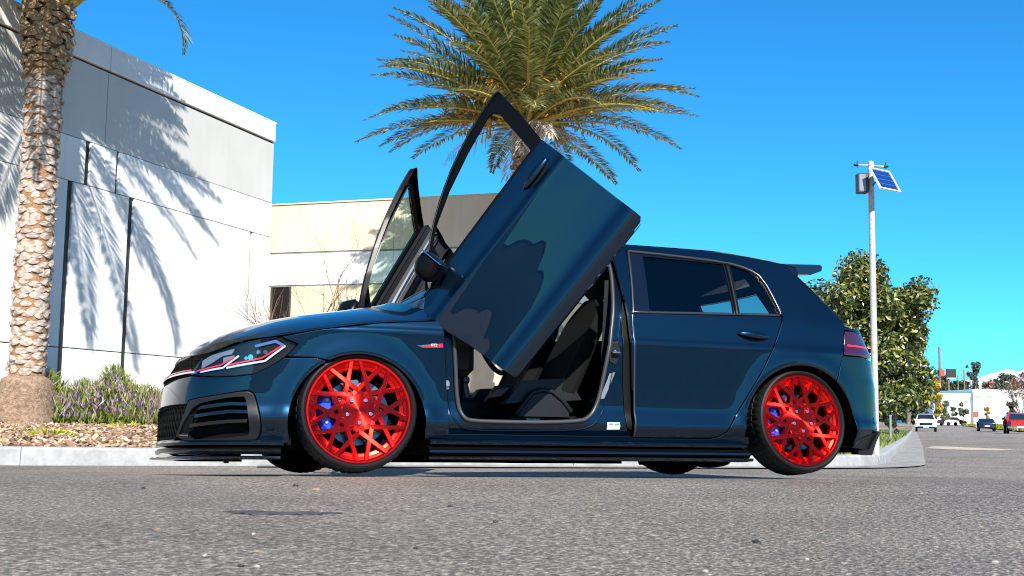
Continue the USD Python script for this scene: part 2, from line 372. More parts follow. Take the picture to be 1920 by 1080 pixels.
# side intake: grey frame, blades
for mir in (False, True):
    fix = mirrored if mir else (lambda g: g)
    fr = put(car, 'intake_frame', fix(panel(Polygon(chaikin(frame_o, 1), [chaikin(frame_i, 1)]), off=.004, cell=.03, bevel=.006, depth=.06)), 'trim_plastic')
    put(fr, 'intake_backing', fix(panel(Polygon(frame_i).buffer(.01), off=-.055, cell=.05)), 'underbody')
    for a, b, c in ((.266, .288, .287), (.218, .238, .240), (.305, .327, .325)):
        band = LineString([(.90 if a < .25 else .86, a), (.65, b), (.555, c)]).buffer(.009, cap_style=2)
        put(fr, 'intake_blade', fix(panel(band, off=-.012, cell=.05, bevel=.002, depth=.04)), 'gloss_black')
    # headlight: housing, light strips, projectors, clear cover
    hl = put(car, 'headlight', fix(panel(Polygon(headlight), off=-.022, cell=.03, bevel=.002, depth=.02)), 'satin_black')
    H = lambda nm, pts, mt, o=-.010: put(hl, nm, fix(panel(Polygon(pts).buffer(.0005), off=o, cell=.03, bevel=.0012, depth=.012)), mt)
    H('light_strip', LineString([(.846, .488), (.70, .505), (.617, .562)]).buffer(.0048), 'lamp_white')
    H('light_strip', LineString([(.676, .505), (.48, .539), (.384, .614)]).buffer(.005), 'lamp_white')
    H('light_strip', LineString([(.526, .613), (.429, .638), (.390, .617)]).buffer(.0065), 'lamp_blue')
    H('red_line', LineString([(.875, .492), (.71, .519), (.64, .556)]).buffer(.0036), 'red_line', -.006)
    H('red_line', LineString([(.665, .518), (.495, .553), (.402, .612)]).buffer(.0036), 'red_line', -.006)
    H('reflector', [(.702, .556), (.638, .566), (.645, .535), (.70, .528)], 'silver_plastic')
    H('bezel', [(.86, .545), (.79, .570), (.70, .588), (.64, .60), (.655, .572), (.71, .565), (.78, .53), (.85, .505)], 'silver_plastic', -.016)
    for cx, cz, r in ((.478, .583, .010), (.512, .582, .010), (.552, .557, .014), (.575, .552, .009)):
        H('projector_lens', Point(cx, cz).buffer(r, 8), 'chrome', -.008)
    put(hl, 'lens_cover', fix(panel(Polygon(headlight).buffer(-.002), off=.0, cell=.03, bevel=.002, depth=.004)), 'glass_clear')
    # upper grille
    gr = put(car, 'upper_grille', fix(panel(clip_bars([(.93, .482), (.85, .560), (1.0, .573), (1.23, .577), (UF, .585), (UF, .452), (1.246, .452), (1.0, .468), (.925, .474)], .045, .5, .009), off=-.01, cell=.05, bevel=.0015, depth=.014)), 'underbody')
    put(gr, 'grille_backing', fix(panel([(.92, .470), (.84, .568), (UF, .592), (UF, .446), (1.0, .462)], off=-.045, cell=.06)), 'underbody')
    put(gr, 'chrome_strip', fix(panel(LineString([(UF, .487), (1.055, .486), (.909, .489), (.86, .487)]).buffer(.006, cap_style=2), off=.003, cell=.05, bevel=.002)), 'chrome')
    put(gr, 'red_line', fix(panel(LineString([(UF, .499), (1.055, .498), (.909, .500)]).buffer(.003, cap_style=2), off=.004, cell=.05, bevel=.001)), 'red_line')
    # fender badge
    bd = put(car, 'fender_badge', fix(panel([(-.285, .640), (-.431, .656), (-.434, .634), (-.325, .629)], off=.004, cell=.05, bevel=.0015, depth=.006)), 'chrome')
    put(bd, 'badge_inlay', fix(panel([(-.312, .640), (-.431, .653), (-.433, .637), (-.335, .632)], off=.0065, cell=.05, bevel=.001, depth=.004)), 'red_line')
    tx = meshkit.text_mesh('GTI', .013, .002, bold=True); tv = tx.vertices
    lettering = wrap(-.365 - tv[:, 0], .6385 + tv[:, 1], .007) if not mir else wrap(-.415 + tv[:, 0], .6385 + tv[:, 1], .007) * MIR
    part(bd, 'badge_lettering', trimesh.Trimesh(lettering, tx.faces, process=False), 'white_label', smooth=False)

# hood: strips across the car between the two fender lines
zc = PC(*np.array(sorted([(.84, .590), (.80, .612), (.77, .645), (.68, .705), (.585, .748), (.36, .826), (.07, .882), (-.35, .938), (-.50, .968), (-.70, 1.0)])).T)
us = np.r_[np.linspace(-.44, .75, 50), np.linspace(.77, UF - .03, 30)]
E0 = wrap(us, HB(us)); tt = np.sin(np.linspace(-1, 1, 61) * np.pi / 2)
x_ = np.repeat(E0[:, :1], 61, 1); y_ = E0[:, 1:2] * tt
x_ = x_ - .0 * x_ + (us < 0)[:, None] * .16 * (1 - tt ** 2) * np.clip(-us / .44, 0, 1)[:, None]
zz = E0[:, 2:3] + np.maximum(zc(E0[:, 0]) - E0[:, 2], .004)[:, None] * (1 - np.abs(tt) ** 2.3)
hood = grid_mesh(np.stack([x_, y_, zz], -1))
if (np.cross(hood.triangles[:, 1] - hood.triangles[:, 0], hood.triangles[:, 2] - hood.triangles[:, 0])[:, 2]).sum() < 0: hood.invert()
part(car, 'hood', hood, 'car_paint', smooth=True)
# hood-to-fender return so no gap shows
gut = LineString([(u, HB(u) - .012) for u in np.linspace(-.43, .43, 24)]).buffer(.022, cap_style=2)
both(car, 'fender_gutter', panel(gut, off=-.016, cell=.04), 'underbody')

# --- sides: fixed structure with door openings
RD = [(-1.541, .184), (-1.541, .869), (-1.581, 1.105), (-1.607, 1.272), (-1.9, 1.262), (-2.259, 1.242), (-2.402, 1.206), (-2.475, 1.15), (-2.527, .934), (-2.526, .907), (-2.466, .779), (-2.348, .574), (-2.249, .431), (-2.149, .287), (-2.106, .221), (-2.064, .197), (-2.021, .188), (-1.56, .184)]
P_rd = Polygon(RD)
quarter = Polygon([(-1.50, 1.285), (-1.607, 1.311), (-2.133, 1.313), (-2.437, 1.287), (-2.685, 1.252), (-2.723, 1.182), (-2.986, .87), (-2.965, .842), (-2.925, .69), (-2.878, .56)]
                  + [p for p in arc(*ra, 128, -11, 40)] + [(-2.20, .162), (-1.54, .162), (-1.54, .20)]).buffer(0)
P_q = quarter.difference(P_rd.buffer(.004))
both(car, 'quarter_panel', panel(P_q, cell=.03), 'car_paint')
both(car, 'sill', panel([(-.45, .162), (-.45, .19), (-1.55, .19), (-1.55, .162)], cell=.05, off=-.004, depth=.05), 'car_paint')
# front door jamb, seal
loop = chaikin([(-.49, .83), (-.515, .60), (-.53, .36), (-.56, .275), (-.62, .255), (-1.212, .262), (-1.30, .30), (-1.345, .39), (-1.375, .53), (-1.43, .80), (-1.478, 1.05), (-1.492, 1.2), (-1.45, 1.25), (-1.2, 1.235), (-1.02, 1.165), (-.62, .905)], 2)
P_jamb = Polygon([(-.452, .17), (-.440, .80), (-.50, .90), (-.90, 1.14), (-1.10, 1.25), (-1.3, 1.295), (-1.60, 1.305), (-1.585, 1.1), (-1.552, .869), (-1.552, .17)], [loop])
inner_q = Polygon([(-.46, .185), (-.452, .80), (-.52, .90), (-.92, 1.13), (-1.12, 1.24), (-1.3, 1.285), (-1.585, 1.28), (-1.572, 1.1), (-1.535, .869), (-1.535, .185)])
for mir in (False, True):
    fix = mirrored if mir else (lambda g: g)
    J = put(car, 'door_jamb', fix(panel(P_jamb, off=-.052, cell=.03, bevel=.006, depth=.07)), 'car_paint')
    ridge = Polygon(loop).buffer(.052).difference(Polygon(loop).buffer(.044)).intersection(inner_q)
    put(J, 'jamb_ridge', fix(panel(ridge, off=-.047, cell=.04, bevel=.003)), 'car_paint')
    lp = np.vstack([loop, loop[:1]])
    sl = tube(wrap(lp[:, 0], lp[:, 1], -.045), .012, 8, False)
    if mir: sl = trimesh.Trimesh(sl.vertices * MIR, sl.faces[:, ::-1], process=False)
    part(J, 'door_seal', sl, 'rubber_seal', smooth=True)
    put(J, 'pillar_rubber', fix(panel([(-1.505, .24), (-1.49, .50), (-1.49, .85), (-1.545, 1.1), (-1.56, 1.27), (-1.59, 1.27), (-1.575, 1.08), (-1.54, .87), (-1.54, .22)], off=-.044, cell=.05)), 'satin_black')
    put(J, 'striker_plate', fix(panel([(-1.408, .60), (-1.405, .70), (-1.46, .72), (-1.475, .66), (-1.45, .58)], off=-.046, cell=.05)), 'rubber')
    st = cat_([tube(np.array([wrap(-1.42, .65, -.04), wrap(-1.42, .65, -.02), wrap(-1.44, .65, -.018), wrap(-1.455, .65, -.02), wrap(-1.455, .65, -.04)]), .006), xf(trimesh.creation.icosphere(2, .012), t=wrap(-1.437, .655, -.036))])
    if mir: st = trimesh.Trimesh(st.vertices * MIR, st.faces[:, ::-1], process=False)
    part(J, 'door_striker', st, 'chrome')
    put(J, 'sill_sticker', fix(panel([(-1.445, .545), (-1.412, .535), (-1.352, .395), (-1.378, .395), (-1.41, .46)], off=-.0485, cell=.05, bevel=.001, depth=.002)), 'silver_plastic')
    lb = put(J, 'pillar_label', fix(panel([(-1.388, .267), (-1.466, .269), (-1.468, .229), (-1.388, .227)], off=-.0485, cell=.05, bevel=.001, depth=.002)), 'white_label')
    for k, (a, b) in enumerate(((-1.395, -1.425), (-1.43, -1.46))):
        put(lb, 'label_print', fix(panel([(a, .262), (b, .263), (b, .250), (a, .249)], off=-.0475, cell=.05, bevel=.0006, depth=.001)), 'silver_plastic')
    for zz_ in (.444, .294):
        h = cat_([box(wrap(-.485, zz_ - .025, -.075), wrap(-.455, zz_ + .025, -.035), .006), xf(revolve([(0, .012), (.012, .012), (.014, .008), (.014, 0)], 12), t=wrap(-.470, zz_ + .004, -.035))])
        if mir: h = trimesh.Trimesh(h.vertices * MIR, h.faces[:, ::-1], process=False)
        part(J, 'door_hinge', h, 'silver_plastic')
    # tread plate
    put(J, 'tread_plate', fix(panel([(-.72, .256), (-1.12, .262), (-1.12, .249), (-.72, .244)], off=-.046, cell=.1, bevel=.001)), 'satin_black')

# --- rear door
belt = .872
below = Polygon([(-1.4, 0), (-1.4, .871), (-2.7, .911), (-2.7, 0)]); door_lo = P_rd.intersection(below).buffer(-.001)
main_w = chaikin([(-1.655, .893), (-1.70, 1.238), (-2.225, 1.222), (-2.198, .905)], 0)
quart_w = chaikin([(-2.243, .907), (-2.272, 1.218), (-2.375, 1.193), (-2.445, 1.135), (-2.502, .935), (-2.495, .916)], 0)
P_w1, P_w2 = Polygon(main_w).buffer(-.012).buffer(.012), Polygon(quart_w).buffer(-.008).buffer(.008)
door_hi = P_rd.difference(below.buffer(.002))
def along(pts, off, r, n=6, mir=False):
    pts = np.asarray(pts, float); q = shapely.segmentize(LineString(pts), .04); pts = np.array(q.coords)
    g = tube(wrap(pts[:, 0], pts[:, 1], off), r, n)
    return trimesh.Trimesh(g.vertices * MIR, g.faces[:, ::-1], process=False) if mir else g
def handle_mesh(u0, u1, z0, z1, mir=False):
    k = 24; t = np.linspace(0, 1, k); P = []
    for a in t:
        u, zc_ = u0 + (u1 - u0) * a, z0 + (z1 - z0) * a
        w = .0195 * (np.clip(np.sin(np.pi * np.clip(a, .0, 1)), 0, 1) ** .45) * (1.0 if a < .6 else 1.0) + .0005
        lift_ = .034 * np.sin(np.pi * a) ** .5 + .003
        ring = []
        for th in np.linspace(0, 2 * np.pi, 14, endpoint=False):
            ring.append(wrap(u, zc_ + w * math.sin(th), lift_ * .72 + .5 * lift_ * .55 * math.cos(th)))
        P.append(ring)
    P = np.array(P); P = np.concatenate([P, P[:, :1]], 1)
    g = grid_mesh(P); g = trimesh.Trimesh(g.vertices * (MIR if mir else 1), g.faces, process=False)
    c = g.vertices.mean(0)
    if ((g.triangles_center - c) * g.face_normals).sum() < 0: g.invert()
    return g
for mir in (False, True):
    fix = mirrored if mir else (lambda g: g)
    D_ = put(car, 'rear_door', fix(panel(door_lo, cell=.025, off=.0005)), 'car_paint')
    wf_ = put(D_, 'window_frame', fix(panel(door_hi.difference(P_w1).difference(P_w2), off=-.004, cell=.03, bevel=.002)), 'gloss_black')
    put(D_, 'window', fix(panel(P_w1.buffer(.004), off=-.009, cell=.05, bevel=.001, depth=.003)), 'glass_tint')
    put(D_, 'quarter_window', fix(panel(P_w2.buffer(.004), off=-.009, cell=.05, bevel=.001, depth=.003)), 'glass_tint')
    part(D_, 'belt_trim', along([(-1.555, .882), (-2.505, .913)], -.001, .0085, mir=mir), 'satin_trim', smooth=True)
    part(D_, 'window_trim', along(chaikin([(-1.546, .875), (-1.585, 1.105), (-1.610, 1.262), (-1.62, 1.266), (-1.9, 1.257), (-2.255, 1.237), (-2.395, 1.202), (-2.468, 1.148), (-2.518, .94), (-2.516, .913)], 1, False), .0, .0095, mir=mir), 'satin_trim', smooth=True)
    part(D_, 'window_divider', along([(-2.219, .905), (-2.248, 1.225)], .0, .012, mir=mir), 'satin_black', smooth=True)
    put(D_, 'handle_cup', fix(panel(chaikin([(-2.215, .775), (-2.25, .802), (-2.36, .797), (-2.395, .77), (-2.36, .745), (-2.25, .747)], 2), off=.0022, cell=.04, bevel=.002, depth=.004)), 'satin_black')
    part(D_, 'handle', handle_mesh(-2.20, -2.413, .790, .775, mir), 'car_paint', smooth=True)
    part(D_, 'front_edge_strip', along([(-1.540, .19), (-1.538, .866)], -.004, .007, mir=mir), 'satin_trim', smooth=True)

# --- raised front doors
FD = [(-.445, .795), (-.436, .70), (-.440, .62), (-.458, .50), (-.478, .195), (-.50, .186), (-1.50, .184), (-1.53, .20), (-1.535, .868), (-1.20, .860), (-.66, .846), (-.50, .836)]
F_out = [(-.47, .838), (-.535, .855), (-.68, .975), (-.806, 1.060), (-.972, 1.145), (-1.16, 1.218), (-1.388, 1.272), (-1.55, 1.291), (-1.60, 1.288), (-1.615, 1.268), (-1.575, 1.05), (-1.535, .868)]
F_in = [(-.70, .864), (-.745, 1.000), (-.823, 1.052), (-1.019, 1.128), (-1.253, 1.190), (-1.461, 1.228), (-1.500, 1.22), (-1.512, 1.185), (-1.452, .884)]
P_fd = Polygon(FD)
for mir in (False, True):
    fix = mirrored if mir else (lambda g: g); mv = raised_far if mir else raised
    mm = lambda g: trimesh.Trimesh(mv(g.vertices), g.faces, process=False)
    FDp = put(car, 'front_door', fix(panel(P_fd, cell=.025, depth=.03)), 'car_paint', move=mv)
    P_fr = Polygon(F_out, [F_in])
    put(FDp, 'window_frame', fix(panel(P_fr, off=-.004, cell=.025, bevel=.004, depth=.045)), 'frame_black', move=mv)
    if mir:
        put(FDp, 'window', fix(panel(Polygon(F_in).buffer(.004), off=-.016, cell=.06, bevel=.001, depth=.004)), 'glass_green', move=mv)
    part(FDp, 'window_trim', mm(along(chaikin(F_out[1:10], 1, False), .001, .006, mir=mir)), 'satin_black', smooth=True)
    # inner door: trim card with armrest, pull handle
    card = Polygon(FD).buffer(-.02)
    C_ = put(FDp, 'door_shell', fix(panel(Polygon(FD).buffer(-.004), off=-.085, cell=.05, bevel=.01, depth=.0)), 'door_card', move=mv)
    edge = Polygon(FD).buffer(-.004); ring = np.array(shapely.segmentize(edge.exterior, .04).coords)
    a, b = wrap(ring[:, 0], ring[:, 1], -.028), wrap(ring[:, 0], ring[:, 1], -.088)
    wall = grid_mesh(np.stack([a, b], 1)); wall = trimesh.Trimesh(mv(wall.vertices * (MIR if mir else 1)), wall.faces, process=False)
    part(FDp, 'door_edge', wall, 'car_paint' if not mir else 'door_card', smooth=40)
    put(FDp, 'door_card', fix(panel(card, off=-.125, cell=.05, bevel=.012, depth=.045)), 'door_card', move=mv)
    # inside faces point inwards: seen from within the cabin
    put(FDp, 'armrest', fix(panel(chaikin([(-.72, .60), (-.78, .66), (-1.30, .70), (-1.46, .69), (-1.46, .64), (-1.0, .58)], 2), off=-.175, cell=.05, bevel=.012, depth=.06)), 'leather', move=mv)
    put(FDp, 'upper_trim', fix(panel(chaikin([(-.60, .755), (-.66, .82), (-1.48, .845), (-1.49, .80)], 2), off=-.150, cell=.05, bevel=.010, depth=.04)), 'silver_plastic' if mir else 'door_card', move=mv)
    put(FDp, 'trim_blade', fix(panel(chaikin([(-.62, .735), (-.70, .775), (-1.46, .79), (-1.47, .765)], 2), off=-.152, cell=.05, bevel=.006, depth=.04)), 'satin_trim', move=mv)
    put(FDp, 'inner_handle', fix(panel(chaikin([(-.66, .69), (-.70, .735), (-.85, .745), (-.85, .70)], 2), off=-.155, cell=.05, bevel=.006, depth=.04)), 'chrome', move=mv)
    put(FDp, 'handle_cup', fix(panel(chaikin([(-1.285, .765), (-1.32, .792), (-1.43, .790), (-1.465, .765), (-1.43, .738), (-1.32, .738)], 2), off=.0022, cell=.04, bevel=.002, depth=.004)), 'satin_black', move=mv)
    part(FDp, 'handle', mm(handle_mesh(-1.27, -1.482, .772, .778, mir)), 'car_paint', smooth=True)
    # mirror: shell + foot + glass
    k = 18; th = np.linspace(0, 2 * np.pi, 33); ph = np.linspace(-np.pi / 2, np.pi / 2, k)
    def sup(x, p): return np.sign(x) * np.abs(x) ** p
    Pm = np.stack([sup(np.cos(ph)[:, None], .6) * sup(np.cos(th)[None], .75), sup(np.sin(ph)[:, None], .75) * np.ones_like(th)[None], sup(np.cos(ph)[:, None], .6) * sup(np.sin(th)[None], .75)], -1)
    Pm = Pm * [.080, .090, .072]; Pm[..., 0] *= np.where(Pm[..., 0] < 0, .55, 1.25)
    sh = grid_mesh(Pm); sh = trimesh.Trimesh(sh.vertices + [-.675, .968, .888], sh.faces, process=False)
    if ((sh.triangles_center - sh.vertices.mean(0)) * sh.face_normals).sum() < 0: sh.invert()
    foot = trimesh.convex.convex_hull(np.array([(-.54, .86, .842), (-.70, .855, .848), (-.57, .845, .89), (-.68, .845, .90), (-.60, .95, .835), (-.71, .95, .84), (-.62, .94, .89), (-.69, .94, .89)]))
    sail = np.array([(-.49, .838), (-.54, .855), (-.69, .975), (-.71, .862)])
    gl_ = box([-.706, .90, .822], [-.699, 1.07, .955], .003)
    flip = (lambda g: trimesh.Trimesh(g.vertices * MIR, g.faces[:, ::-1], process=False)) if mir else (lambda g: g)
    mr = part(FDp, 'door_mirror', mm(flip(sh)), 'frame_black', smooth=True)
    part(mr, 'mirror_foot', mm(flip(foot)), 'gloss_black', smooth=False)
    part(mr, 'mirror_glass', mm(flip(gl_)), 'chrome', smooth=False)
    put(mr, 'mirror_sail', fix(panel(Polygon(sail), off=-.002, cell=.05, bevel=.003, depth=.03)), 'gloss_black', move=mv)

# --- skirts, splitter, rear
def sweep(prof, u0, u1, n=60, mir=False, taper=None):
    us = np.linspace(u0, u1, n); x, y, nx, ny = plan(us); P = []
    for o, zz in prof: P.append(np.stack([x + nx * o, y + ny * o, np.full(n, zz)], -1))
    P = np.array(P).transpose(1, 0, 2)
    g = grid_mesh(P); v, f = g.vertices, list(map(tuple, g.faces)); k = len(prof)
    for s, o in ((0, 1), ((n - 1) * k, 0)):
        for j in range(1, k - 1): f.append((s, s + j, s + j + 1) if o else (s, s + j + 1, s + j))
    g = trimesh.Trimesh(v * (MIR if mir else 1), np.array(f), process=False)
    return g
def strip(name, prof, u0, u1, mat, n=60):
    for mir in (False, True): part(car, name, sweep(prof, u0, u1, n, mir), mat, smooth=25)
strip('bumper_lip', [(-.06, .150), (-.002, .146), (.010, .136), (.006, .122), (-.06, .118)], .372, UF - .001, 'car_paint')
strip('splitter_band', [(-.08, .116), (-.012, .112), (.002, .100), (-.006, .082), (-.08, .078)], .385, UF - .001, 'gloss_black')
strip('front_splitter', [(-.10, .072), (.022, .068), (.030, .062), (.022, .056), (-.10, .052)], .385, UF - .001, 'gloss_black')
for mir in (False, True):
    for u in ((.66,) if not mir else ()):
        w = wrap(u, .06); b_ = box(w + [-.004, -.03, -.026], w + [.022, -.015, .0], .002); part(car, 'splitter_bracket', trimesh.Trimesh(b_.vertices * (MIR if mir else 1), b_.faces), 'satin_black', smooth=False)
strip('side_ledge', [(-.08, .166), (-.004, .160), (.006, .150), (.0, .136), (-.08, .132)], -.37, -2.235, 'car_paint')
strip('side_skirt', [(-.07, .134), (-.022, .128), (-.010, .116), (.012, .106), (.016, .094), (.0, .084), (-.07, .080)], -.365, -2.25, 'gloss_black')
strip('skirt_blade', [(-.08, .080), (.020, .076), (.026, .070), (.018, .060), (-.08, .056)], -.36, -2.26, 'gloss_black')
rb = Polygon([(-2.882, .556), (-2.925, .686), (-3.10, .686), (-3.4, .66), (UR + .0, .64), (UR, .17), (-3.2, .15), (-2.98, .15)] + arc(*ra, 191, 129, 16)).buffer(0)
both(car, 'rear_bumper', panel(rb, cell=.03), 'car_paint')
both(car, 'rear_valance', panel([(-3.0, .15), (-3.06, .20), (-3.22, .24), (UR, .28), (UR, .13), (-3.2, .12)], off=.006, cell=.04), 'trim_plastic')
both(car, 'rear_spat', panel([(-3.262, .245), (-3.246, .104), (-3.046, .108), (-3.05, .128), (-3.166, .138), (-3.212, .249)], off=.022, cell=.03, depth=.05), 'trim_plastic')
both(car, 'rear_reflector', panel([(-3.21, .29), (-3.215, .33), (-3.42, .34), (-3.42, .295)], off=.004, cell=.04, bevel=.002, depth=.006), 'lamp_red')
for mir in (False, True):
    fix = mirrored if mir else (lambda g: g)
    tl = put(car, 'tail_light', fix(panel([(-2.970, .839), (-3.06, .842), (-3.42, .80), (-3.46, .70), (-3.10, .692), (-2.929, .692)], off=.003, cell=.03, bevel=.004)), 'lamp_red')
    put(tl, 'light_bar', fix(panel(LineString([(-2.97, .752), (-3.08, .752), (-3.40, .745)]).buffer(.006, cap_style=2), off=.006, cell=.04, bevel=.001, depth=.004)), 'red_line')
    put(car, 'hatch_edge', fix(panel([(-2.727, 1.188), (-2.990, .874), (-3.004, .882), (-2.745, 1.192)], off=-.012, cell=.03)), 'gloss_black')
    put(car, 'tailgate', fix(panel([(-2.975, .848), (-2.992, .868), (-3.05, .86), (-3.5, .90), (UR, .90), (UR, .645), (-3.4, .665), (-3.47, .70), (-3.43, .805), (-3.06, .847)], off=.0, cell=.04)), 'car_paint')
_ze = np.linspace(.84, 1.24, 9); _eu = np.interp(_ze, [.84, .87, 1.182, 1.24], [-2.96, -2.986, -2.723, -2.675]); _e = wrap(_eu, _ze)
def hatch(a, z, off=0.):
    a, z = np.broadcast_arrays(np.asarray(a, float), np.asarray(z, float))
    xe, ye = np.interp(z, _ze, _e[:, 0]), np.interp(z, _ze, _e[:, 1]); q = a / .6
    return np.stack([xe - .012 - .15 * (1 - q ** 2) ** .8 - off, q * ye, z], -1)
put(car, 'hatch_frame', panel(Polygon([(-.596, .875), (.596, .875), (.596, 1.225), (-.596, 1.225)], [[(-.50, .915), (-.50, 1.165), (.50, 1.165), (.50, .915)]]), lift=hatch, cell=.05, bevel=.004), 'gloss_black')
put(car, 'hatch_glass', panel([(-.505, .91), (.505, .91), (.505, 1.17), (-.505, 1.17)], lift=hatch, off=-.006, cell=.06, bevel=.001, depth=.003), 'glass_rear')
# roof
rail = PC(*np.array(sorted([(-.95, 1.20), (-1.10, 1.262), (-1.3, 1.299), (-1.607, 1.313), (-2.133, 1.315), (-2.437, 1.289), (-2.685, 1.254), (-2.80, 1.23)])).T)
us = np.linspace(-1.02, -2.76, 50); E0 = wrap(us, rail(us)); tt = np.linspace(-1, 1, 31)
zz = E0[:, 2:3] + .055 * (1 - np.abs(tt) ** 2.2) + 0 * E0[:, :1]
roof = grid_mesh(np.stack([np.repeat(E0[:, :1], 31, 1), E0[:, 1:2] * tt, zz], -1)); roof.invert() if roof.face_normals[:, 2].sum() < 0 else None
part(car, 'roof', roof, 'car_paint', smooth=True)
lin = grid_mesh(np.stack([np.repeat(E0[:, :1], 31, 1), E0[:, 1:2] * tt * .97, zz - .035], -1))
part(car, 'headliner', lin, 'headliner', smooth=True)
both(car, 'roof_rail', panel([(-1.02, 1.20), (-1.10, 1.258), (-1.3, 1.294), (-1.52, 1.306), (-1.55, 1.285), (-1.3, 1.272), (-1.12, 1.235), (-.93, 1.125), (-.53, .868), (-.45, .79), (-.44, .83)], cell=.04, off=-.002), 'car_paint')
# windscreen between cowl and header
k = 25; s_ = np.linspace(0, 1, 20)[:, None]; tt = np.linspace(-1, 1, k)[None]
yb, yt = .74, .60
Wx = (1 - s_) * (-.47 + .17 * (1 - tt ** 2)) + s_ * (-1.03 + .05 * (1 - tt ** 2)); Wy = ((1 - s_) * yb + s_ * yt) * tt; Wz = (1 - s_) * (.845 + .055 * (1 - tt ** 2)) + s_ * (1.225 + .055 * (1 - tt ** 2)) + .03 * np.sin(np.pi * s_)
part(car, 'windscreen', grid_mesh(np.stack(np.broadcast_arrays(Wx, Wy, Wz), -1)), 'glass_clear', smooth=True)
# spoiler
sp2 = np.array([(-2.68, 1.268), (-2.965, 1.280), (-2.980, 1.268), (-2.974, 1.240), (-2.885, 1.208), (-2.80, 1.205), (-2.70, 1.235)])
rows = []
for y in np.r_[-.625, -.60, np.linspace(-.55, .55, 15), .60, .625]:
    a = abs(y) / .625; sh = .10 * (1 - a ** 2); q = sp2.copy(); q[:, 0] -= sh; q[:, 1] += .055 * (1 - a ** 2.2)
    if a > .99: q = q * .9 + q.mean(0) * .1
    rows.append(np.stack([q[:, 0], np.full(7, y), q[:, 1]], -1))
rows = np.array(rows); g = grid_mesh(np.concatenate([rows, rows[:, :1]], 1)); f = list(map(tuple, g.faces))
for s, o in ((0, 0), ((len(rows) - 1) * 8, 1)):
    for j in range(1, 6): f.append((s, s + j, s + j + 1) if o else (s, s + j + 1, s + j))
part(car, 'roof_spoiler', trimesh.Trimesh(g.vertices, np.array(f), process=False), 'gloss_black', smooth=30)
both(car, 'spoiler_foot', panel([(-2.675, 1.25), (-2.715, 1.185), (-2.745, 1.178), (-2.765, 1.20), (-2.76, 1.245)], off=-.004, cell=.04), 'gloss_black')

# --- underside and cabin
part(car, 'underbody', cat_([box([-2.2, -.80, .10], [-.37, .80, .16]), box([-3.25, -.55, .16], [-2.2, .55, .24]), box([-.45, -.55, .13], [.80, .55, .20])]), 'underbody', smooth=False)
part(car, 'exhaust', cat_([tube([(-1.9, .2, .075), (-2.35, .25, .075), (-2.6, .3, .12)], .035, 10), xf(trimesh.creation.icosphere(2, 1), R=np.diag([.14, .10, .035]), t=(-2.35, .25, .062))]), 'underbody')
for mir in (1, -1):                                                     # wheel housings
    for cx, r in ((.005, .40), (-2.62, .43)):
        a = np.linspace(-.15, np.pi + .15, 30); P = np.stack([np.stack([cx + r * np.cos(a), np.full(30, y), .235 + r * .93 * np.sin(a)], -1) for y in (.47, .79)], 1)
        P[..., 1] *= mir; part(car, 'wheel_housing', grid_mesh(P), 'underbody', smooth=True)
        part(car, 'housing_wall', box([cx - .45, mir * .46, .10], [cx + .45, mir * .47, .70]), 'underbody', smooth=False)
part(car, 'cabin_floor', cat_([box([-2.30, -.80, .16], [-.40, .80, .20]), box([-.44, -.82, .16], [-.40, .82, .82]), box([-2.95, -.70, .16], [-2.25, .70, .60])]), 'carpet', smooth=False)
part(car, 'dashboard', cat_([box([-.74, -.80, .66], [-.40, .80, .88], .05), box([-.66, -.75, .50], [-.42, .75, .70], .04), box([-.80, -.13, .30], [-.45, .13, .66], .03)]), 'leather', smooth=30)
part(car, 'centre_console', cat_([box([-1.35, -.12, .20], [-.70, .12, .43], .03), box([-1.40, -.10, .40], [-1.12, .10, .52], .03)]), 'leather', smooth=30)
part(car, 'gear_lever', cat_([tube([(-.86, 0, .42), (-.84, 0, .52)], .02), xf(trimesh.creation.icosphere(2, .03), t=(-.84, 0, .54))]), 'silver_plastic')
sw = part(car, 'steering_wheel', xf(trimesh.creation.torus(.175, .015, 40, 10), R=roty(math.radians(-66)), t=(-.88, .36, .72)), 'leather', smooth=True)
part(sw, 'wheel_boss', box([-.885, .28, .67], [-.83, .44, .77], .02), 'satin_black', smooth=30)
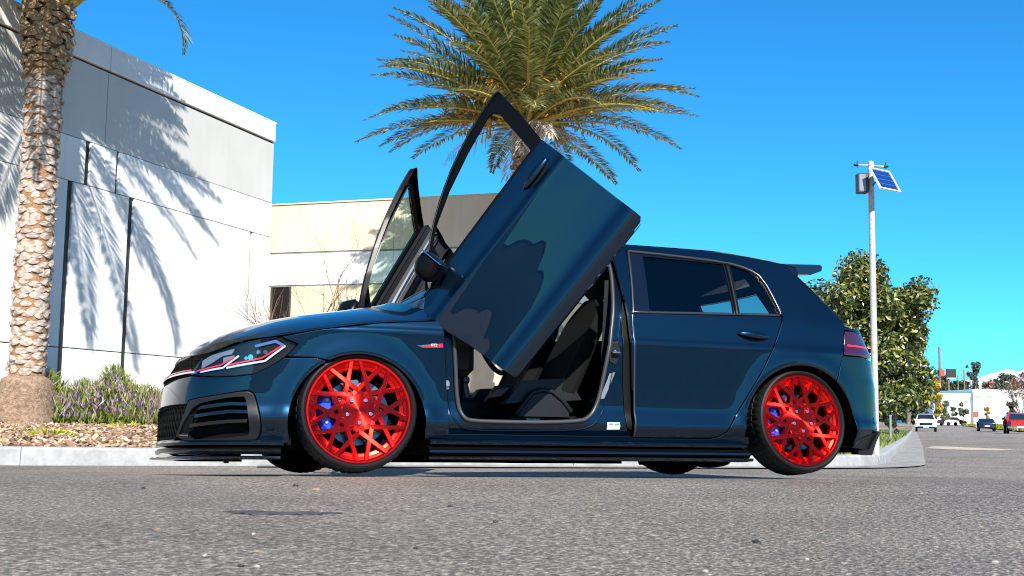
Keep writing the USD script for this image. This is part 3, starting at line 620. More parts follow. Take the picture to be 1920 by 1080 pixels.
for sy in (.37, -.37):
    def loft(rows): return grid_mesh(np.array(rows))
    seat = part(car, 'front_seat', cat_([box([-1.36, sy - .17, .36], [-.90, sy + .17, .47], .05),
            *[trimesh.convex.convex_hull(np.array([(x, sy + s * yy, zz) for x, zz in ((-.88, .37), (-.98, .50), (-1.26, .52), (-1.34, .40)) for yy in (.165, .235)])) for s in (1, -1)]]), 'leather', smooth=35)
    shell = np.array([(-.945, .30), (-.96, .335), (-1.03, .415), (-1.08, .435), (-1.14, .430), (-1.20, .385), (-1.25, .325), (-1.25, .30)])
    for s in (1, -1):
        y0, y1 = sorted((sy + s * .235, sy + s * .262))
        part(seat, 'seat_side_cover', prism(Polygon(shell), y0, y1, 'y'), 'trim_plastic', smooth=False)
        tr = np.array([(-.935, .31), (-.96, .345), (-1.03, .43), (-1.085, .447), (-1.145, .442), (-1.21, .395), (-1.265, .33)])
        part(seat, 'seat_side_trim', tube(np.stack([tr[:, 0], np.full(7, sy + s * .262), tr[:, 1]], -1), .014, 8), 'satin_trim' if 0 else 'trim_plastic', smooth=True)
    part(seat, 'seat_base', box([-1.33, sy - .2, .20], [-.92, sy + .2, .31], .01), 'satin_black', smooth=False)
    part(seat, 'seat_label', box([-1.10, sy + .2005, .262], [-1.02, sy + .203, .292]), 'white_label', smooth=False)
    # backrest: leaning slab with bolsters
    rows = []
    for t in np.linspace(0, 1, 14):
        cx, cz = -1.28 - .26 * t, .44 + .56 * t; w = .245 - .02 * abs(t - .35) - .14 * max(0, (t - .72) / .28) ** 2
        d = .055 - .012 * t
        ring = []
        for a in np.linspace(0, 2 * np.pi, 25):
            ca, sa = math.cos(a), math.sin(a); yy = w * np.sign(ca) * abs(ca) ** .45; dd = d * np.sign(sa) * abs(sa) ** .6
            bol = .055 * (abs(yy) / w) ** 4 * (1 if sa > 0 else .1) * (1 - .6 * t)
            ring.append((cx + dd * .9 + bol, sy + yy, cz + dd * .35))
        rows.append(ring)
    part(seat, 'backrest', loft(rows), 'seat_cloth', smooth=True)
    part(seat, 'headrest', box([-1.62, sy - .13, 1.01], [-1.50, sy + .13, 1.19], .045), 'seat_cloth', smooth=35)
rs = part(car, 'rear_bench', cat_([box([-2.30, -.66, .36], [-1.80, .66, .50], .05), xf(box([-.06, -.66, 0], [.07, .66, .50], .05), R=roty(math.radians(-18)), t=(-2.32, 0, .44))]), 'seat_cloth', smooth=35)
for y in (-.42, .42): part(rs, 'headrest', box([-2.56, y - .11, .82], [-2.46, y + .11, .89], .03), 'seat_cloth', smooth=35)
part(car, 'parcel_shelf', box([-3.08, -.60, .80], [-2.52, .60, .83], .01), 'carpet', smooth=False)
for sy in (1, -1):
    bt_ = np.array([(-1.47, sy * .70, 1.08), (-1.44, sy * .715, .70), (-1.42, sy * .72, .36), (-1.40, sy * .70, .24)]); part(car, 'seat_belt', trimesh.Trimesh(np.vstack([bt_ + [.024, 0, 0], bt_ - [.024, 0, 0]]), [[i, i + 1, i + 5] for i in range(3)] + [[i, i + 5, i + 4] for i in range(3)], process=False), 'trim_plastic', smooth=False)
part(car, 'pedal_box', cat_([box([-.50, .18, .34], [-.47, .26, .44], .006), box([-.50, .32, .34], [-.47, .42, .42], .006), tube([(-.42, .22, .6), (-.485, .22, .40)], .008, 6), tube([(-.42, .37, .6), (-.485, .37, .40)], .008, 6)]), 'silver_plastic', smooth=False)
part(car, 'steering_stalk', tube([(-.79, .44, .70), (-.83, .60, .71)], .009), 'satin_black')
both(car, 'side_trim', panel(Polygon([(-1.55, .20), (-1.6, 1.28), (-2.3, 1.24), (-2.6, 1.2), (-2.9, .86), (-2.85, .60), (-2.3, .62), (-2.1, .2)], [[(-1.66, .89), (-1.70, 1.235), (-2.38, 1.20), (-2.50, .93)]]), off=-.09, cell=.06, depth=.004), 'carpet')
# --- wheels: each a part with tyre, spokes, bolts, brake behind it
def build_wheel(cx, cy, cz, side, camber, toe, phase):
    R0 = .268
    Rm = rotz(toe * side) @ rotx(camber * side)
    ang = [phase + k * 36 for k in range(10)]
    place = lambda v: (np.asarray(v) * [1, side, 1]) @ Rm.T + [cx, side * cy, cz]
    def P(nm, mesh, mat, parent, smooth=30):
        v = place(mesh.vertices); f = mesh.faces if side > 0 else mesh.faces[:, ::-1]
        if mat == 'brushed_red': mat = 'brushed_red_front' if cx > -1 else 'brushed_red_rear'
        return part(parent, nm, trimesh.Trimesh(v, f, process=False), mat, smooth)
    barrel = revolve([(R0, -.004), (R0, .0), (R0 - .003, .003), (R0 - .012, .003), (R0 - .016, .0), (R0 - .020, -.016), (R0 - .034, -.022), (R0 - .037, -.05), (R0 - .034, -.10), (R0 - .018, -.19), (R0, -.20), (R0, -.215), (R0 - .03, -.215), (R0 - .05, -.10), (R0 - .055, -.055), (R0 - .05, -.03), (R0 - .036, -.026)], 128)
    W = P('wheel', barrel, 'polished_red', car, 25)
    # tyre
    n = 192; prof = np.array([(R0 - .004, -.008), (R0 + .004, .006), (R0 + .012, .012), (R0 + .022, .008), (R0 + .031, -.006), (R0 + .036, -.022), (R0 + .037, -.030), (R0 + .037, -.042), (R0 + .0365, -.060), (R0 + .033, -.061), (R0 + .033, -.067), (R0 + .038, -.068), (R0 + .0385, -.105), (R0 + .033, -.106), (R0 + .033, -.113), (R0 + .038, -.114), (R0 + .037, -.155), (R0 + .036, -.175), (R0 + .026, -.20), (R0 + .006, -.212), (R0 - .004, -.20)])
    th = np.linspace(0, 2 * np.pi, n, endpoint=False); rr = np.repeat(prof[None, :, 0], n, 0).copy(); k = np.arange(n) % 4
    for j in (5, 6, 7, 8, 11, 12, 15, 16, 17): rr[(k + (0 if j < 11 else 1)) % 4 == 0, j] -= .005
    v = np.stack([rr * np.cos(th)[:, None], np.repeat(prof[None, :, 1], n, 0), rr * np.sin(th)[:, None]], -1)
    v = np.concatenate([v, v[:1]]); g = grid_mesh(v)
    P('tyre', g, 'rubber', W, 35)
    # twenty straight bars crossing between hub and lip
    for a in ang:
        for s in (1, -1):
            a0, a1 = math.radians(a + s * 33), math.radians(a - s * 13.0)
            p0 = np.array([.335 * R0 * math.cos(a0), .335 * R0 * math.sin(a0)]); p1 = np.array([.945 * R0 * math.cos(a1), .945 * R0 * math.sin(a1)])
            p0 = p0 - .13 * (p1 - p0); d = p1 - p0; L = np.linalg.norm(d); d /= L; nn = np.array([-d[1], d[0]])
            pts = []
            for t, w, y in ((0, .0132, -.012), (.45, .0124, -.006), (1.0, .0100, -.001)):
                c = p0 + d * L * t
                for q, ww, yy in ((1, w * .78, y), (-1, w * .78, y), (1, w, y - .003), (-1, w, y - .003), (1, w * 1.25, y - .030), (-1, w * 1.25, y - .030)):
                    e = c + nn * ww * q; pts.append((e[0], yy + (.0004 if s > 0 else 0), e[1]))
            V = np.array(pts).reshape(3, 6, 3); order = [0, 2, 4, 5, 3, 1]
            ring = V[:, order]; g = grid_mesh(np.concatenate([ring, ring[:, :1]], 1)); f = list(map(tuple, g.faces))
            for st, o in ((0, 1), (14, 0)):
                for j in range(1, 5): f.append((st, st + j, st + j + 1) if o else (st, st + j + 1, st + j))
            g = trimesh.Trimesh(g.vertices, np.array(f), process=False)
            if ((g.triangles_center - g.vertices.mean(0)) * g.face_normals).sum() < 0: g.invert()
            P('spoke', g, 'brushed_red', W, False)
    # fill lip ring where the bars end; inner step ring seen behind
    P('step_ring', revolve([(.885 * R0, -.030), (.80 * R0, -.032), (.775 * R0, -.046), (.89 * R0, -.046)], 96, True), 'polished_red', W, 25)
    hub = revolve([(0, -.006), (.16 * R0, -.006), (.17 * R0, -.009), (.315 * R0, -.011), (.335 * R0, -.014), (.34 * R0, -.045), (0, -.045)], 60)
    P('hub_disc', hub, 'brushed_red', W, 25)
    P('centre_cap', revolve([(0, -.001), (.085 * R0, -.002), (.10 * R0, -.006)], 32), 'brushed_red', W, 25)
    for k in range(5):
        a = math.radians(phase + 20 + 72 * k); c = [.232 * R0 * math.cos(a), 0, .232 * R0 * math.sin(a)]
        P('lug_nut', xf(revolve([(0, -.002), (.0035, -.002), (.0045, .004), (.008, .004), (.0092, .001), (.0098, -.012)], 12), t=np.array(c)), "chrome", W, 25)
    P('brake_disc', cat_([revolve([(.168, -.085), (.10, -.085), (.10, -.11), (.168, -.11)], 64, True), revolve([(.0, -.07), (.075, -.07), (.085, -.085), (.085, -.11)], 40)]), 'disc_steel', W, 30)
    P('inner_cover', revolve([(0, -.19), (R0 - .02, -.19), (R0 - .02, -.205), (R0 + .004, -.205), (R0 + .004, -.2175), (0, -.2175)], 64), 'underbody', W, 30)
    pts = []
    A = np.radians(np.linspace(-32, 32, 9)) + (0 if True else np.pi)
    rows = []
    for a in A:
        e = abs(a) / A[-1]; ri, ro = .120 + .018 * e ** 3, .205 - .012 * e ** 3
        ring = [(r * math.cos(a), y, r * math.sin(a)) for r, y in ((ri, -.066), (ri + .02, -.052), (ro - .02, -.052), (ro, -.066), (ro, -.125), (ri, -.125))]
        rows.append(ring)
    rows = np.array(rows); g = grid_mesh(np.concatenate([rows, rows[:, :1]], 1)); f = list(map(tuple, g.faces))
    for st, o in ((0, 1), (56, 0)):
        for j in range(1, 5): f.append((st, st + j, st + j + 1) if o else (st, st + j + 1, st + j))
    g = trimesh.Trimesh(g.vertices, np.array(f), process=False)
    if ((g.triangles_center - g.vertices.mean(0)) * g.face_normals).sum() < 0: g.invert()
    c_ = P('brake_caliper', g, 'caliper_blue', W, 30)
    P('suspension_arm', cat_([tube([(.02, -.12, .02), (.03, -.25, .12), (.0, -.32, .34)], .028, 10), tube([(-.03, -.15, -.03), (-.02, -.45, -.06)], .022, 8)]), 'underbody', W)
    for q in (-.35, .35):
        P('caliper_bolt', xf(revolve([(0, -.044), (.008, -.044), (.009, -.052)], 10), t=(.165 * math.cos(q), 0, .165 * math.sin(q))), 'silver_plastic', W)
cam_f, cam_r = math.radians(4.0), math.radians(5.0)
for side in (1, -1):
    build_wheel(0., .868, .300, side, cam_f, math.radians(-2.5), 32)
    build_wheel(-WB, .862, .300, side, cam_r, math.radians(2.0), 34)
# ------------------------------------------------------------------ ground
AZ = 0.3317                                                       # direction of the side street
DW = np.array([math.sin(AZ), math.cos(AZ)]); DN = np.array([math.cos(AZ), -math.sin(AZ)])
grain('asphalt', (.075, .071, .068), (.150, .143, .136), 60, .82, bump=.0)
look('asphalt', {'g': ('geometry', {}), 'n1': ('noise_texture', {'scale': 1.1, 'detail': 6.0}), 'n2': ('noise_texture', {'scale': 75.0, 'detail': 5.0, 'roughness': .75}),
    'v': ('voronoi_texture', {'scale': 110.0}), 'v2': ('voronoi_texture', {'scale': 42.0}),
    'r1': ('rgb_ramp', {'ramp': [(0, (.150, .130, .110)), (.35, (.210, .184, .157)), (.6, (.250, .221, .190)), (1, (.30, .268, .232))]}),
    'r2': ('rgb_ramp', {'ramp': [(0, (.12, .12, .13)), (.40, (.40, .40, .41)), (.50, (.85, .85, .85)), (.58, (1.5, 1.49, 1.47)), (.68, (2.6, 2.57, 2.5)), (1, (3.4, 3.4, 3.4))]}),
    'sc': ('separate_color', {}), 'gt': ('math', {'math_type': 'greater_than', 'value2': .965}), 'lt': ('math', {'math_type': 'less_than', 'value2': .24}), 'an': ('math', {'math_type': 'multiply'}),
    'n3': ('noise_texture', {'scale': .32, 'detail': 4.0, 'distortion': .6}), 'r3': ('rgb_ramp', {'ramp': [(0, (.60, .60, .61)), (.40, (.80, .80, .80)), (.5, (.98, .98, .98)), (.62, (1.06, 1.06, 1.05)), (1, (1.2, 1.19, 1.16))]}), 'm3': ('mix', {'mix_type': 'multiply', 'fac': 1.0}),
    'rv': ('rgb_ramp', {'ramp': [(0, (.55, .55, .56)), (.5, (.95, .94, .93)), (1, (1.5, 1.47, 1.42))]}), 'sv': ('separate_color', {}), 'mul2': ('mix', {'mix_type': 'multiply', 'fac': 1.0}),
    'mul': ('mix', {'mix_type': 'multiply', 'fac': 1.0}), 'mw': ('mix', {'color2': (.55, .52, .48)}),
    'ba': ('math', {'math_type': 'multiply_add', 'value2': 1.4}), 'b': ('bump', {'strength': 1.0, 'distance': .010}),
    'p': ('principled_bsdf', {'roughness': .75, 'specular_ior_level': .35})},
    [('g.position', 'n1.vector'), ('g.position', 'n2.vector'), ('g.position', 'v.vector'), ('g.position', 'v2.vector'), ('n1.fac', 'r1.fac'), ('n2.fac', 'r2.fac'), ('r1.color', 'mul.color1'), ('r2.color', 'mul.color2'),
     ('v.color', 'sv.color'), ('sv.r', 'rv.fac'), ('mul.color', 'mul2.color1'), ('rv.color', 'mul2.color2'),
     ('v2.color', 'sc.color'), ('sc.r', 'gt.value1'), ('v2.distance', 'lt.value1'), ('gt.value', 'an.value1'), ('lt.value', 'an.value2'), ('an.value', 'mw.fac'), ('mul2.color', 'mw.color1'), ('g.position', 'n3.vector'), ('n3.fac', 'r3.fac'), ('mw.color', 'm3.color1'), ('r3.color', 'm3.color2'), ('m3.color', 'p.base_color'),
     ('n2.fac', 'ba.value1'), ('v.distance', 'ba.value3'), ('ba.value', 'b.height'), ('b.normal', 'p.normal')])
def stained(nm, a, b, st):
    look(nm, {'g': ('geometry', {}), 'n': ('noise_texture', {'scale': 7.0, 'detail': 8.0, 'roughness': .65}), 'n2': ('noise_texture', {'scale': 1.7, 'detail': 7.0, 'roughness': .7}), 'r': ('rgb_ramp', {'ramp': [(0, a), (.38, a), (.62, b), (1, b)]}),
        'r2': ('rgb_ramp', {'ramp': [(0, st), (.40, (.82, .81, .79)), (.5, (1, 1, 1)), (1, (1, 1, 1))]}), 'm': ('mix', {'mix_type': 'multiply', 'fac': 1.0}), 'nb': ('noise_texture', {'scale': 120.0, 'detail': 4.0}), 'b': ('bump', {'strength': .4, 'distance': .004}), 'p': ('principled_bsdf', {'roughness': .88})},
        [('g.position', 'n.vector'), ('g.position', 'n2.vector'), ('n.fac', 'r.fac'), ('n2.fac', 'r2.fac'), ('r.color', 'm.color1'), ('r2.color', 'm.color2'), ('m.color', 'p.base_color'), ('g.position', 'nb.vector'), ('nb.fac', 'b.height'), ('b.normal', 'p.normal')])
stained('concrete', (.235, .237, .235), (.33, .332, .33), (.48, .46, .43)); stained('gutter_concrete', (.17, .16, .145), (.30, .28, .255), (.4, .37, .33))
grain('mulch_soil', (.16, .10, .06), (.32, .22, .14), 9, .95, bump=.9, bscale=40, dist=.03)
grain('earth', (.16, .13, .09), (.24, .2, .15), .4, .95)
grain('lawn_soil', (.10, .13, .03), (.20, .22, .06), 3, .95)
grain('sand', (.30, .24, .17), (.45, .38, .28), 3, .95)

def road_rel(X, Y):
    Yk = [-50, 0, 5.3, 5.9, 7, 8.2, 9.2, 12, 20, 50, 125, 200, 300, 800]
    zk = [-.28, -.29, -.298, -.307, -.362, -.425, -.455, -.47, -.52, -.72, -1.03, -.6, 0, 2]
    return np.interp(Y, Yk, zk) + .0075 * np.clip(X, -4, 4) * np.interp(Y, [0, 5, 9, 14], [0, 1, 1, 0])
_ys = np.linspace(-60, 900, 9601); _zs = np.convolve(np.pad(road_rel(0 * _ys, _ys), 4, 'edge'), np.ones(9) / 9, 'valid')
def road_z(X, Y):
    X, Y = np.broadcast_arrays(np.asarray(X, float), np.asarray(Y, float))
    return np.interp(Y, _ys, _zs) + .0075 * np.clip(X, -4, 4) * np.interp(Y, [0, 5, 9, 14], [0, 1, 1, 0]) + CAMZ
gx = np.unique(np.r_[np.linspace(-160, -8, 30), np.linspace(-8, 8, 65), np.linspace(8, 220, 60)])
gy = np.unique(np.r_[np.linspace(-60, 0, 16), np.linspace(0, 16, 129), np.linspace(16, 60, 60), np.linspace(60, 420, 100)])
GX, GY = np.meshgrid(gx, gy, indexing='ij')
top('road', grid_mesh(np.stack([GX, GY, road_z(GX, GY)], -1)), 'asphalt', kind='structure', smooth=True)
hx = np.r_[-9000, -3000, -1000, -300, np.linspace(-160, 220, 20), 400, 1000, 3000, 9000]; hy = np.r_[-4000, -800, -60, np.linspace(0, 420, 30), 800, 2000, 5000, 9000]
HX, HY = np.meshgrid(hx, hy, indexing='ij')
top('ground', grid_mesh(np.stack([HX, HY, np.where(HY < 420, road_z(np.clip(HX, -160, 220), np.clip(HY, -60, 420)) - .35, .1 + .9 * 0)], -1)), 'earth', kind='structure', smooth=True)

K = chaikin([(-40, 4.9), (-14, 8.5), (-4.3, 10.0), (0, 10.75), (2.4, 11.12), (3.3, 11.42), (3.82, 12.1), (4.25, 13.2), (4.85, 15.0), (5.9, 18.0), (6.95, 21.0), (10.4, 31.0), (52.6, 154), (75.1, 217), (110, 320)], 3, False)
KL = LineString(K)
def inland(X, Y): return shapely.distance(shapely.points(X, Y), KL)
def park_z(X, Y):
    d = inland(X, Y)
    return road_z(np.zeros_like(X), Y) + .125 + .10 * sstep(.3, 6, d) + .05 * sstep(8, 25, d)
def kerb_piece(s0, s1):
    n = max(2, int((s1 - s0) / .3) + 1); ss = np.linspace(s0, s1, n); P = np.array([KL.interpolate(s).coords[0] for s in ss])
    T = np.array([np.array(KL.interpolate(s + .05).coords[0]) - np.array(KL.interpolate(max(s - .05, 0)).coords[0]) for s in ss]); T /= np.linalg.norm(T, axis=1, keepdims=True)
    N = np.stack([-T[:, 1], T[:, 0]], 1)
    base = road_z(P[:, 0], P[:, 1]); topz = road_z(0 * P[:, 0], P[:, 1]) + .132
    rows = []
    for o, h in ((0., None), (.018, -.03), (.028, -.010), (.045, 0.), (.155, .0), (.165, -.012), (.165, -.2)):
        zz = base - .06 if h is None else topz + h
        rows.append(np.stack([P[:, 0] + N[:, 0] * o, P[:, 1] + N[:, 1] * o, zz], -1))
    g = grid_mesh(np.array(rows).transpose(1, 0, 2)); v, f = g.vertices, list(map(tuple, g.faces)); k = 7
    for s, o in ((0, 1), ((n - 1) * k, 0)):
        for j in range(1, k - 1): f.append((s, s + j, s + j + 1) if o else (s, s + j + 1, s + j))
    return trimesh.Trimesh(v, np.array(f), process=False)
kerb = thing('kerb', kind='structure')
s0 = KL.project(Point(-16, 8.2)); sE = KL.project(Point(20, 58))
while s0 < sE:
    part(kerb, 'kerb_stone', kerb_piece(s0, s0 + 2.395), 'concrete', smooth=35); s0 += 2.4
part(kerb, 'kerb_run', kerb_piece(s0, KL.project(Point(95, 280))), 'concrete', smooth=35)
def sheet(name, poly, mat, zf, cell, kind='structure', dz=0., skirt=0):
    v2, f = tri_poly(poly, cell); v = np.column_stack([v2, zf(v2[:, 0], v2[:, 1]) + dz])
    g = trimesh.Trimesh(v, f, process=False)
    if g.face_normals[:, 2].sum() < 0: g.invert()
    return top(name, g, mat, kind=kind, smooth=True)
def band(a, b, s_from, s_to):
    from shapely.ops import substring
    L = substring(KL, s_from, s_to)
    return L.buffer(b, single_sided=True, join_style=1).difference(L.buffer(.003)).simplify(.01).buffer(0)
sA, sB, sC = KL.project(Point(-2.2, 10.4)), KL.project(Point(3.9, 12.6)), KL.project(Point(80, 240))
sheet('gutter', band(.004, -.38, sA, KL.project(Point(60, 176))), 'gutter_concrete', road_z, .25, dz=.012)
inner = np.array([KL.interpolate(s).coords[0] for s in np.linspace(0, KL.length, 800)]); Tn = np.gradient(inner, axis=0); Tn /= np.linalg.norm(Tn, axis=1, keepdims=True)
inner = inner + np.stack([-Tn[:, 1], Tn[:, 0]], 1) * .155
park = Polygon(np.vstack([inner, [(-40, 320)]])).buffer(0)
grass_zone = Polygon([(2.9, 9), (2.6, 13.0), (4.6, 22), (40, 125), (70, 125), (6, 9)])
lot = park.difference(grass_zone)
sheet('mulch_bed', lot.intersection(shapely.box(-30, 0, 30, 29)), 'mulch_soil', park_z, .5)
sheet('lot', lot.intersection(shapely.box(-40, 29.0, 120, 400)), 'earth', park_z, 4.)
sheet('lawn', park.intersection(grass_zone), 'lawn_soil', park_z, .8)
# wood chips
def chips(n, region, seed):
    r = np.random.default_rng(seed); V, Fc = [], []
    x0, y0, x1, y1 = region.bounds; P = np.column_stack([r.uniform(x0, x1, 6 * n), y0 + (y1 - y0) * r.random(6 * n) ** 1.5])
    P = P[shapely.contains_xy(region, P[:, 0], P[:, 1])][:n]; zz = park_z(P[:, 0], P[:, 1])
    cube = trimesh.creation.box((1, 1, 1))
    for (x, y), z0 in zip(P, zz):
        s = np.array([r.uniform(.03, .11), r.uniform(.015, .04), r.uniform(.006, .016)]) * r.uniform(.7, 1.3)
        R_ = rotz(r.uniform(0, 6.3)) @ rotx(r.normal(0, .5)) @ roty(r.normal(0, .45))
        V.append((cube.vertices * s) @ R_.T + [x, y, z0 + r.uniform(.002, .03)]); Fc.append(cube.faces + 8 * len(Fc))
    return trimesh.Trimesh(np.vstack(V), np.vstack(Fc), process=False)
look('wood_chip', {'g': ('attribute', {'attribute': 'rnd'}), 'r': ('rgb_ramp', {'ramp': [(0, (.08, .04, .022)), (.3, (.20, .115, .065)), (.6, (.31, .20, .12)), (.85, (.44, .32, .21)), (1, (.56, .45, .33))]}), 'p': ('principled_bsdf', {'roughness': .85})},
     [('g.fac', 'r.fac'), ('r.color', 'p.base_color')])
region = lot.intersection(Polygon([(-9.2, 8), (-9.4, 22), (-2, 22), (2.2, 15), (2.6, 10)]))
top('wood_chips', chips(14000, region, 3), 'wood_chip', kind='stuff', isl=8)
# grass blades
look('grass', {'g': ('attribute', {'attribute': 'rnd'}), 'r': ('rgb_ramp', {'ramp': [(0, (.06, .11, .015)), (.5, (.13, .19, .03)), (.8, (.24, .26, .06)), (1, (.38, .34, .14))]}), 'd': ('principled_bsdf', {'roughness': .6}), 't': ('translucent_bsdf', {}), 'm': ('mix_closure', {'fac': .3})},
     [('g.fac', 'r.fac'), ('r.color', 'd.base_color'), ('r.color', 't.color'), ('d.BSDF', 'm.closure1'), ('t.BSDF', 'm.closure2')], surface='m.closure')
def blades(n, region, h, seed, w=.012, zf=park_z):
    r = np.random.default_rng(seed); x0, y0, x1, y1 = region.bounds
    P = np.column_stack([r.uniform(x0, x1, 9 * n), y0 + (y1 - y0) * r.random(9 * n) ** 2.0]); P = P[shapely.contains_xy(region, P[:, 0], P[:, 1])][:n]; n = len(P)
    zz = zf(P[:, 0], P[:, 1]); a = r.uniform(0, 2 * np.pi, n); hh = h * r.uniform(.5, 1.3, n); ww = w * r.uniform(.7, 1.4, n) * (1 + P[:, 1] / 40); lean = r.normal(0, .45, (n, 2)) * hh[:, None]
    base = np.column_stack([P, zz]); d = np.column_stack([np.cos(a), np.sin(a), 0 * a]) * ww[:, None]
    tip = base + np.column_stack([lean, hh])
    v = np.stack([base - d, base + d, tip], 1).reshape(-1, 3); return trimesh.Trimesh(v, np.arange(3 * n).reshape(-1, 3), process=False)
top('grass', blades(26000, park.intersection(grass_zone).intersection(shapely.box(0, 0, 40, 90)), .10, 5), 'grass', kind='stuff', isl=3)
sheet('sand_patch', Polygon(chaikin([(8.3, 23.6), (8.8, 22.3), (9.7, 22.9), (10.3, 24.2), (9.9, 27.5), (9.3, 26.2)], 3)), 'sand', road_z, .6, dz=.006)

# ------------------------------------------------------------------ buildings
def wall_look(nm, a, b, fac=.6):
    look(nm, {'g': ('geometry', {}), 'n': ('noise_texture', {'scale': .8, 'detail': 7.0}), 'mp': ('mapping', {'scale': (2.2, 2.2, .10)}), 'st': ('noise_texture', {'scale': 1.6, 'detail': 6.0, 'roughness': .65}),
        'r': ('rgb_ramp', {'ramp': [(0, a), (.35, a), (.65, b), (1, b)]}), 'rs': ('rgb_ramp', {'ramp': [(0, (.80, .79, .76)), (.38, (.93, .925, .91)), (.52, (1, 1, 1)), (1, (1, 1, 1))]}), 'mm': ('mix', {'mix_type': 'multiply', 'fac': fac}),
        'nb': ('noise_texture', {'scale': 80.0, 'detail': 4.0}), 'b': ('bump', {'strength': .2, 'distance': .004}), 'p': ('principled_bsdf', {'roughness': .82, 'specular_ior_level': .25})},
        [('g.position', 'n.vector'), ('n.fac', 'r.fac'), ('g.position', 'mp.vector'), ('mp.vector', 'st.vector'), ('st.fac', 'rs.fac'), ('r.color', 'mm.color1'), ('rs.color', 'mm.color2'), ('mm.color', 'p.base_color'), ('g.position', 'nb.vector'), ('nb.fac', 'b.height'), ('b.normal', 'p.normal')])
wall_look('wall_white', (.68, .675, .655), (.76, .76, .745))
wall_look('wall_grey', (.51, .505, .475), (.55, .545, .515), .3); wall_look('wall_tan', (.58, .46, .34), (.66, .54, .42)); wall_look('wall_cream', (.58, .46, .31), (.66, .54, .38))
plain('joint_dark', (.05, .05, .045), .8); plain('slot_dark', (.012, .013, .013), .35); plain('slot_grey', (.30, .31, .26), .6); plain('reveal_green', (.16, .2, .18), .7)
plain('window_dark', (.012, .009, .008), .25)
Cn = np.array([-6.238, 30.0])
def place2(origin, xdir, z0=0.):
    x = np.array([*xdir, 0.]); y = np.array([-xdir[1], xdir[0], 0.]); return Gf.Matrix4d(*x, 0, *y, 0, 0, 0, 1, 0, *origin, z0, 1)
B1 = thing('warehouse', 'white concrete warehouse with grey upper band and narrow black vertical slots', 'building', mat=place2(Cn, DW))
part(B1, 'wall_core', box([-24, .06, -.6], [0, 20, 7.6]), 'joint_dark', smooth=False)
def wall_panel(b, t0, t1, z0, z1, mat, proud=0., g=.010):
    part(b, 'wall_panel', box([-t1 + g, -proud, z0 + g], [-t0 - g, .10, z1 - g], .008), mat, smooth=False)
Z = [-.5, 1.51, 4.80, 5.69, 7.27, 7.82]
cols = [(0, .90), (1.0, 5.64), (5.80, 6.66), (6.66, 7.55), (7.71, 9.30), (9.30, 13.5), (13.6, 18.4), (18.4, 24)]
for a, b in cols:
    wall_panel(B1, a, b, Z[0], Z[1], 'wall_white'); wall_panel(B1, a, b, Z[1], Z[2], 'wall_white')
for a, b, nm in ((.90, 1.0, 'slot_grey'), (5.64, 5.80, 'slot_dark'), (7.55, 7.71, 'slot_dark'), (13.5, 13.6, 'slot_dark')):
    part(B1, 'window_slot', box([-b + .004, .045, -.5], [-a - .004, .07, 4.79]), nm, smooth=False)
for a, b in ((0, .38), (.42, .62), (.66, 6.20), (6.28, 6.66), (6.66, 7.10), (7.24, 12), (12, 18), (18, 24)): wall_panel(B1, a, b, Z[2], Z[3], 'wall_white', g=.007)
for a, b in ((.38, .42), (.62, .66)): part(B1, 'reveal', box([-b, .03, Z[2]], [-a, .07, Z[3]]), 'wall_grey', smooth=False)
for a, b in ((6.20, 6.28), (7.10, 7.24)): part(B1, 'window_slot', box([-b, .045, Z[2]], [-a, .07, Z[3]]), 'slot_dark', smooth=False)
for a, b in ((0, 6.66), (6.66, 13), (13, 24)):
    wall_panel(B1, a, b, Z[3], Z[4], 'wall_grey', -.012); wall_panel(B1, a, b, Z[4] + .03, Z[5], 'wall_white', .03)
part(B1, 'parapet_cap', box([-24, -.035, 7.80], [.03, .5, 7.83], .006), 'wall_white', smooth=False)
part(B1, 'end_wall', box([.0, .10, -.5], [.10, 20, 7.79]), 'wall_white', smooth=False)

C2 = np.array([-6.512, 31.5])
B2 = thing('office_building', 'tan and white banded building behind the bare shrub', 'building', mat=place2(C2, DN))
W2 = 6.95
part(B2, 'wall_core', box([-3, .06, -.6], [W2 - .06, 22, 5.8]), 'joint_dark', smooth=False)
for k, (a, b) in enumerate(((-3, 0), (.62, 3.6), (3.6, W2))):
    part(B2, 'wall_panel', box([a + .006, 0, -.5], [b - .006, .10, 3.67], .006), 'wall_cream', smooth=False)
part(B2, 'wall_panel', box([0, 0, -.5], [.61, .1, 1.25], .004), 'wall_cream', smooth=False)
for a, b in ((-3, 3.6), (3.6, W2)):
    part(B2, 'wall_panel', box([a + .004, 0, 3.71], [b - .004, .10, 4.55], .006), 'wall_white', smooth=False)
    part(B2, 'wall_panel', box([a + .004, 0, 4.60], [b - .004, .10, 5.90], .006), 'wall_tan', smooth=False)
part(B2, 'reveal', box([-3, .02, 3.67], [W2 - .02, .07, 3.71]), 'reveal_green', smooth=False); part(B2, 'reveal', box([-3, .02, 4.55], [W2 - .02, .07, 4.60]), 'reveal_green', smooth=False)
part(B2, 'parapet_cap', box([-3, -.03, 5.90], [W2 + .03, .4, 5.94], .005), 'wall_cream', smooth=False)
wn = part(B2, 'window', box([.02, .05, 1.26], [.60, .07, 3.66]), 'window_dark', smooth=False)
part(wn, 'window_frame', cat_([box([.0, -.01, 1.25], [.04, .08, 3.67]), box([.58, -.01, 1.25], [.62, .08, 3.67])]), 'joint_dark', smooth=False)
for k in range(4):                                                      # side wall along the street
    y0, y1 = .10 + k * 5.5, .10 + (k + 1) * 5.5
    for z0, z1, mt in ((-.5, 3.67, 'wall_cream'), (3.71, 4.55, 'wall_white'), (4.60, 5.90, 'wall_tan')):
        part(B2, 'wall_panel', box([W2 - .10, y0 + .006, z0], [W2, y1 - .006, z1], .006), mt, smooth=False)
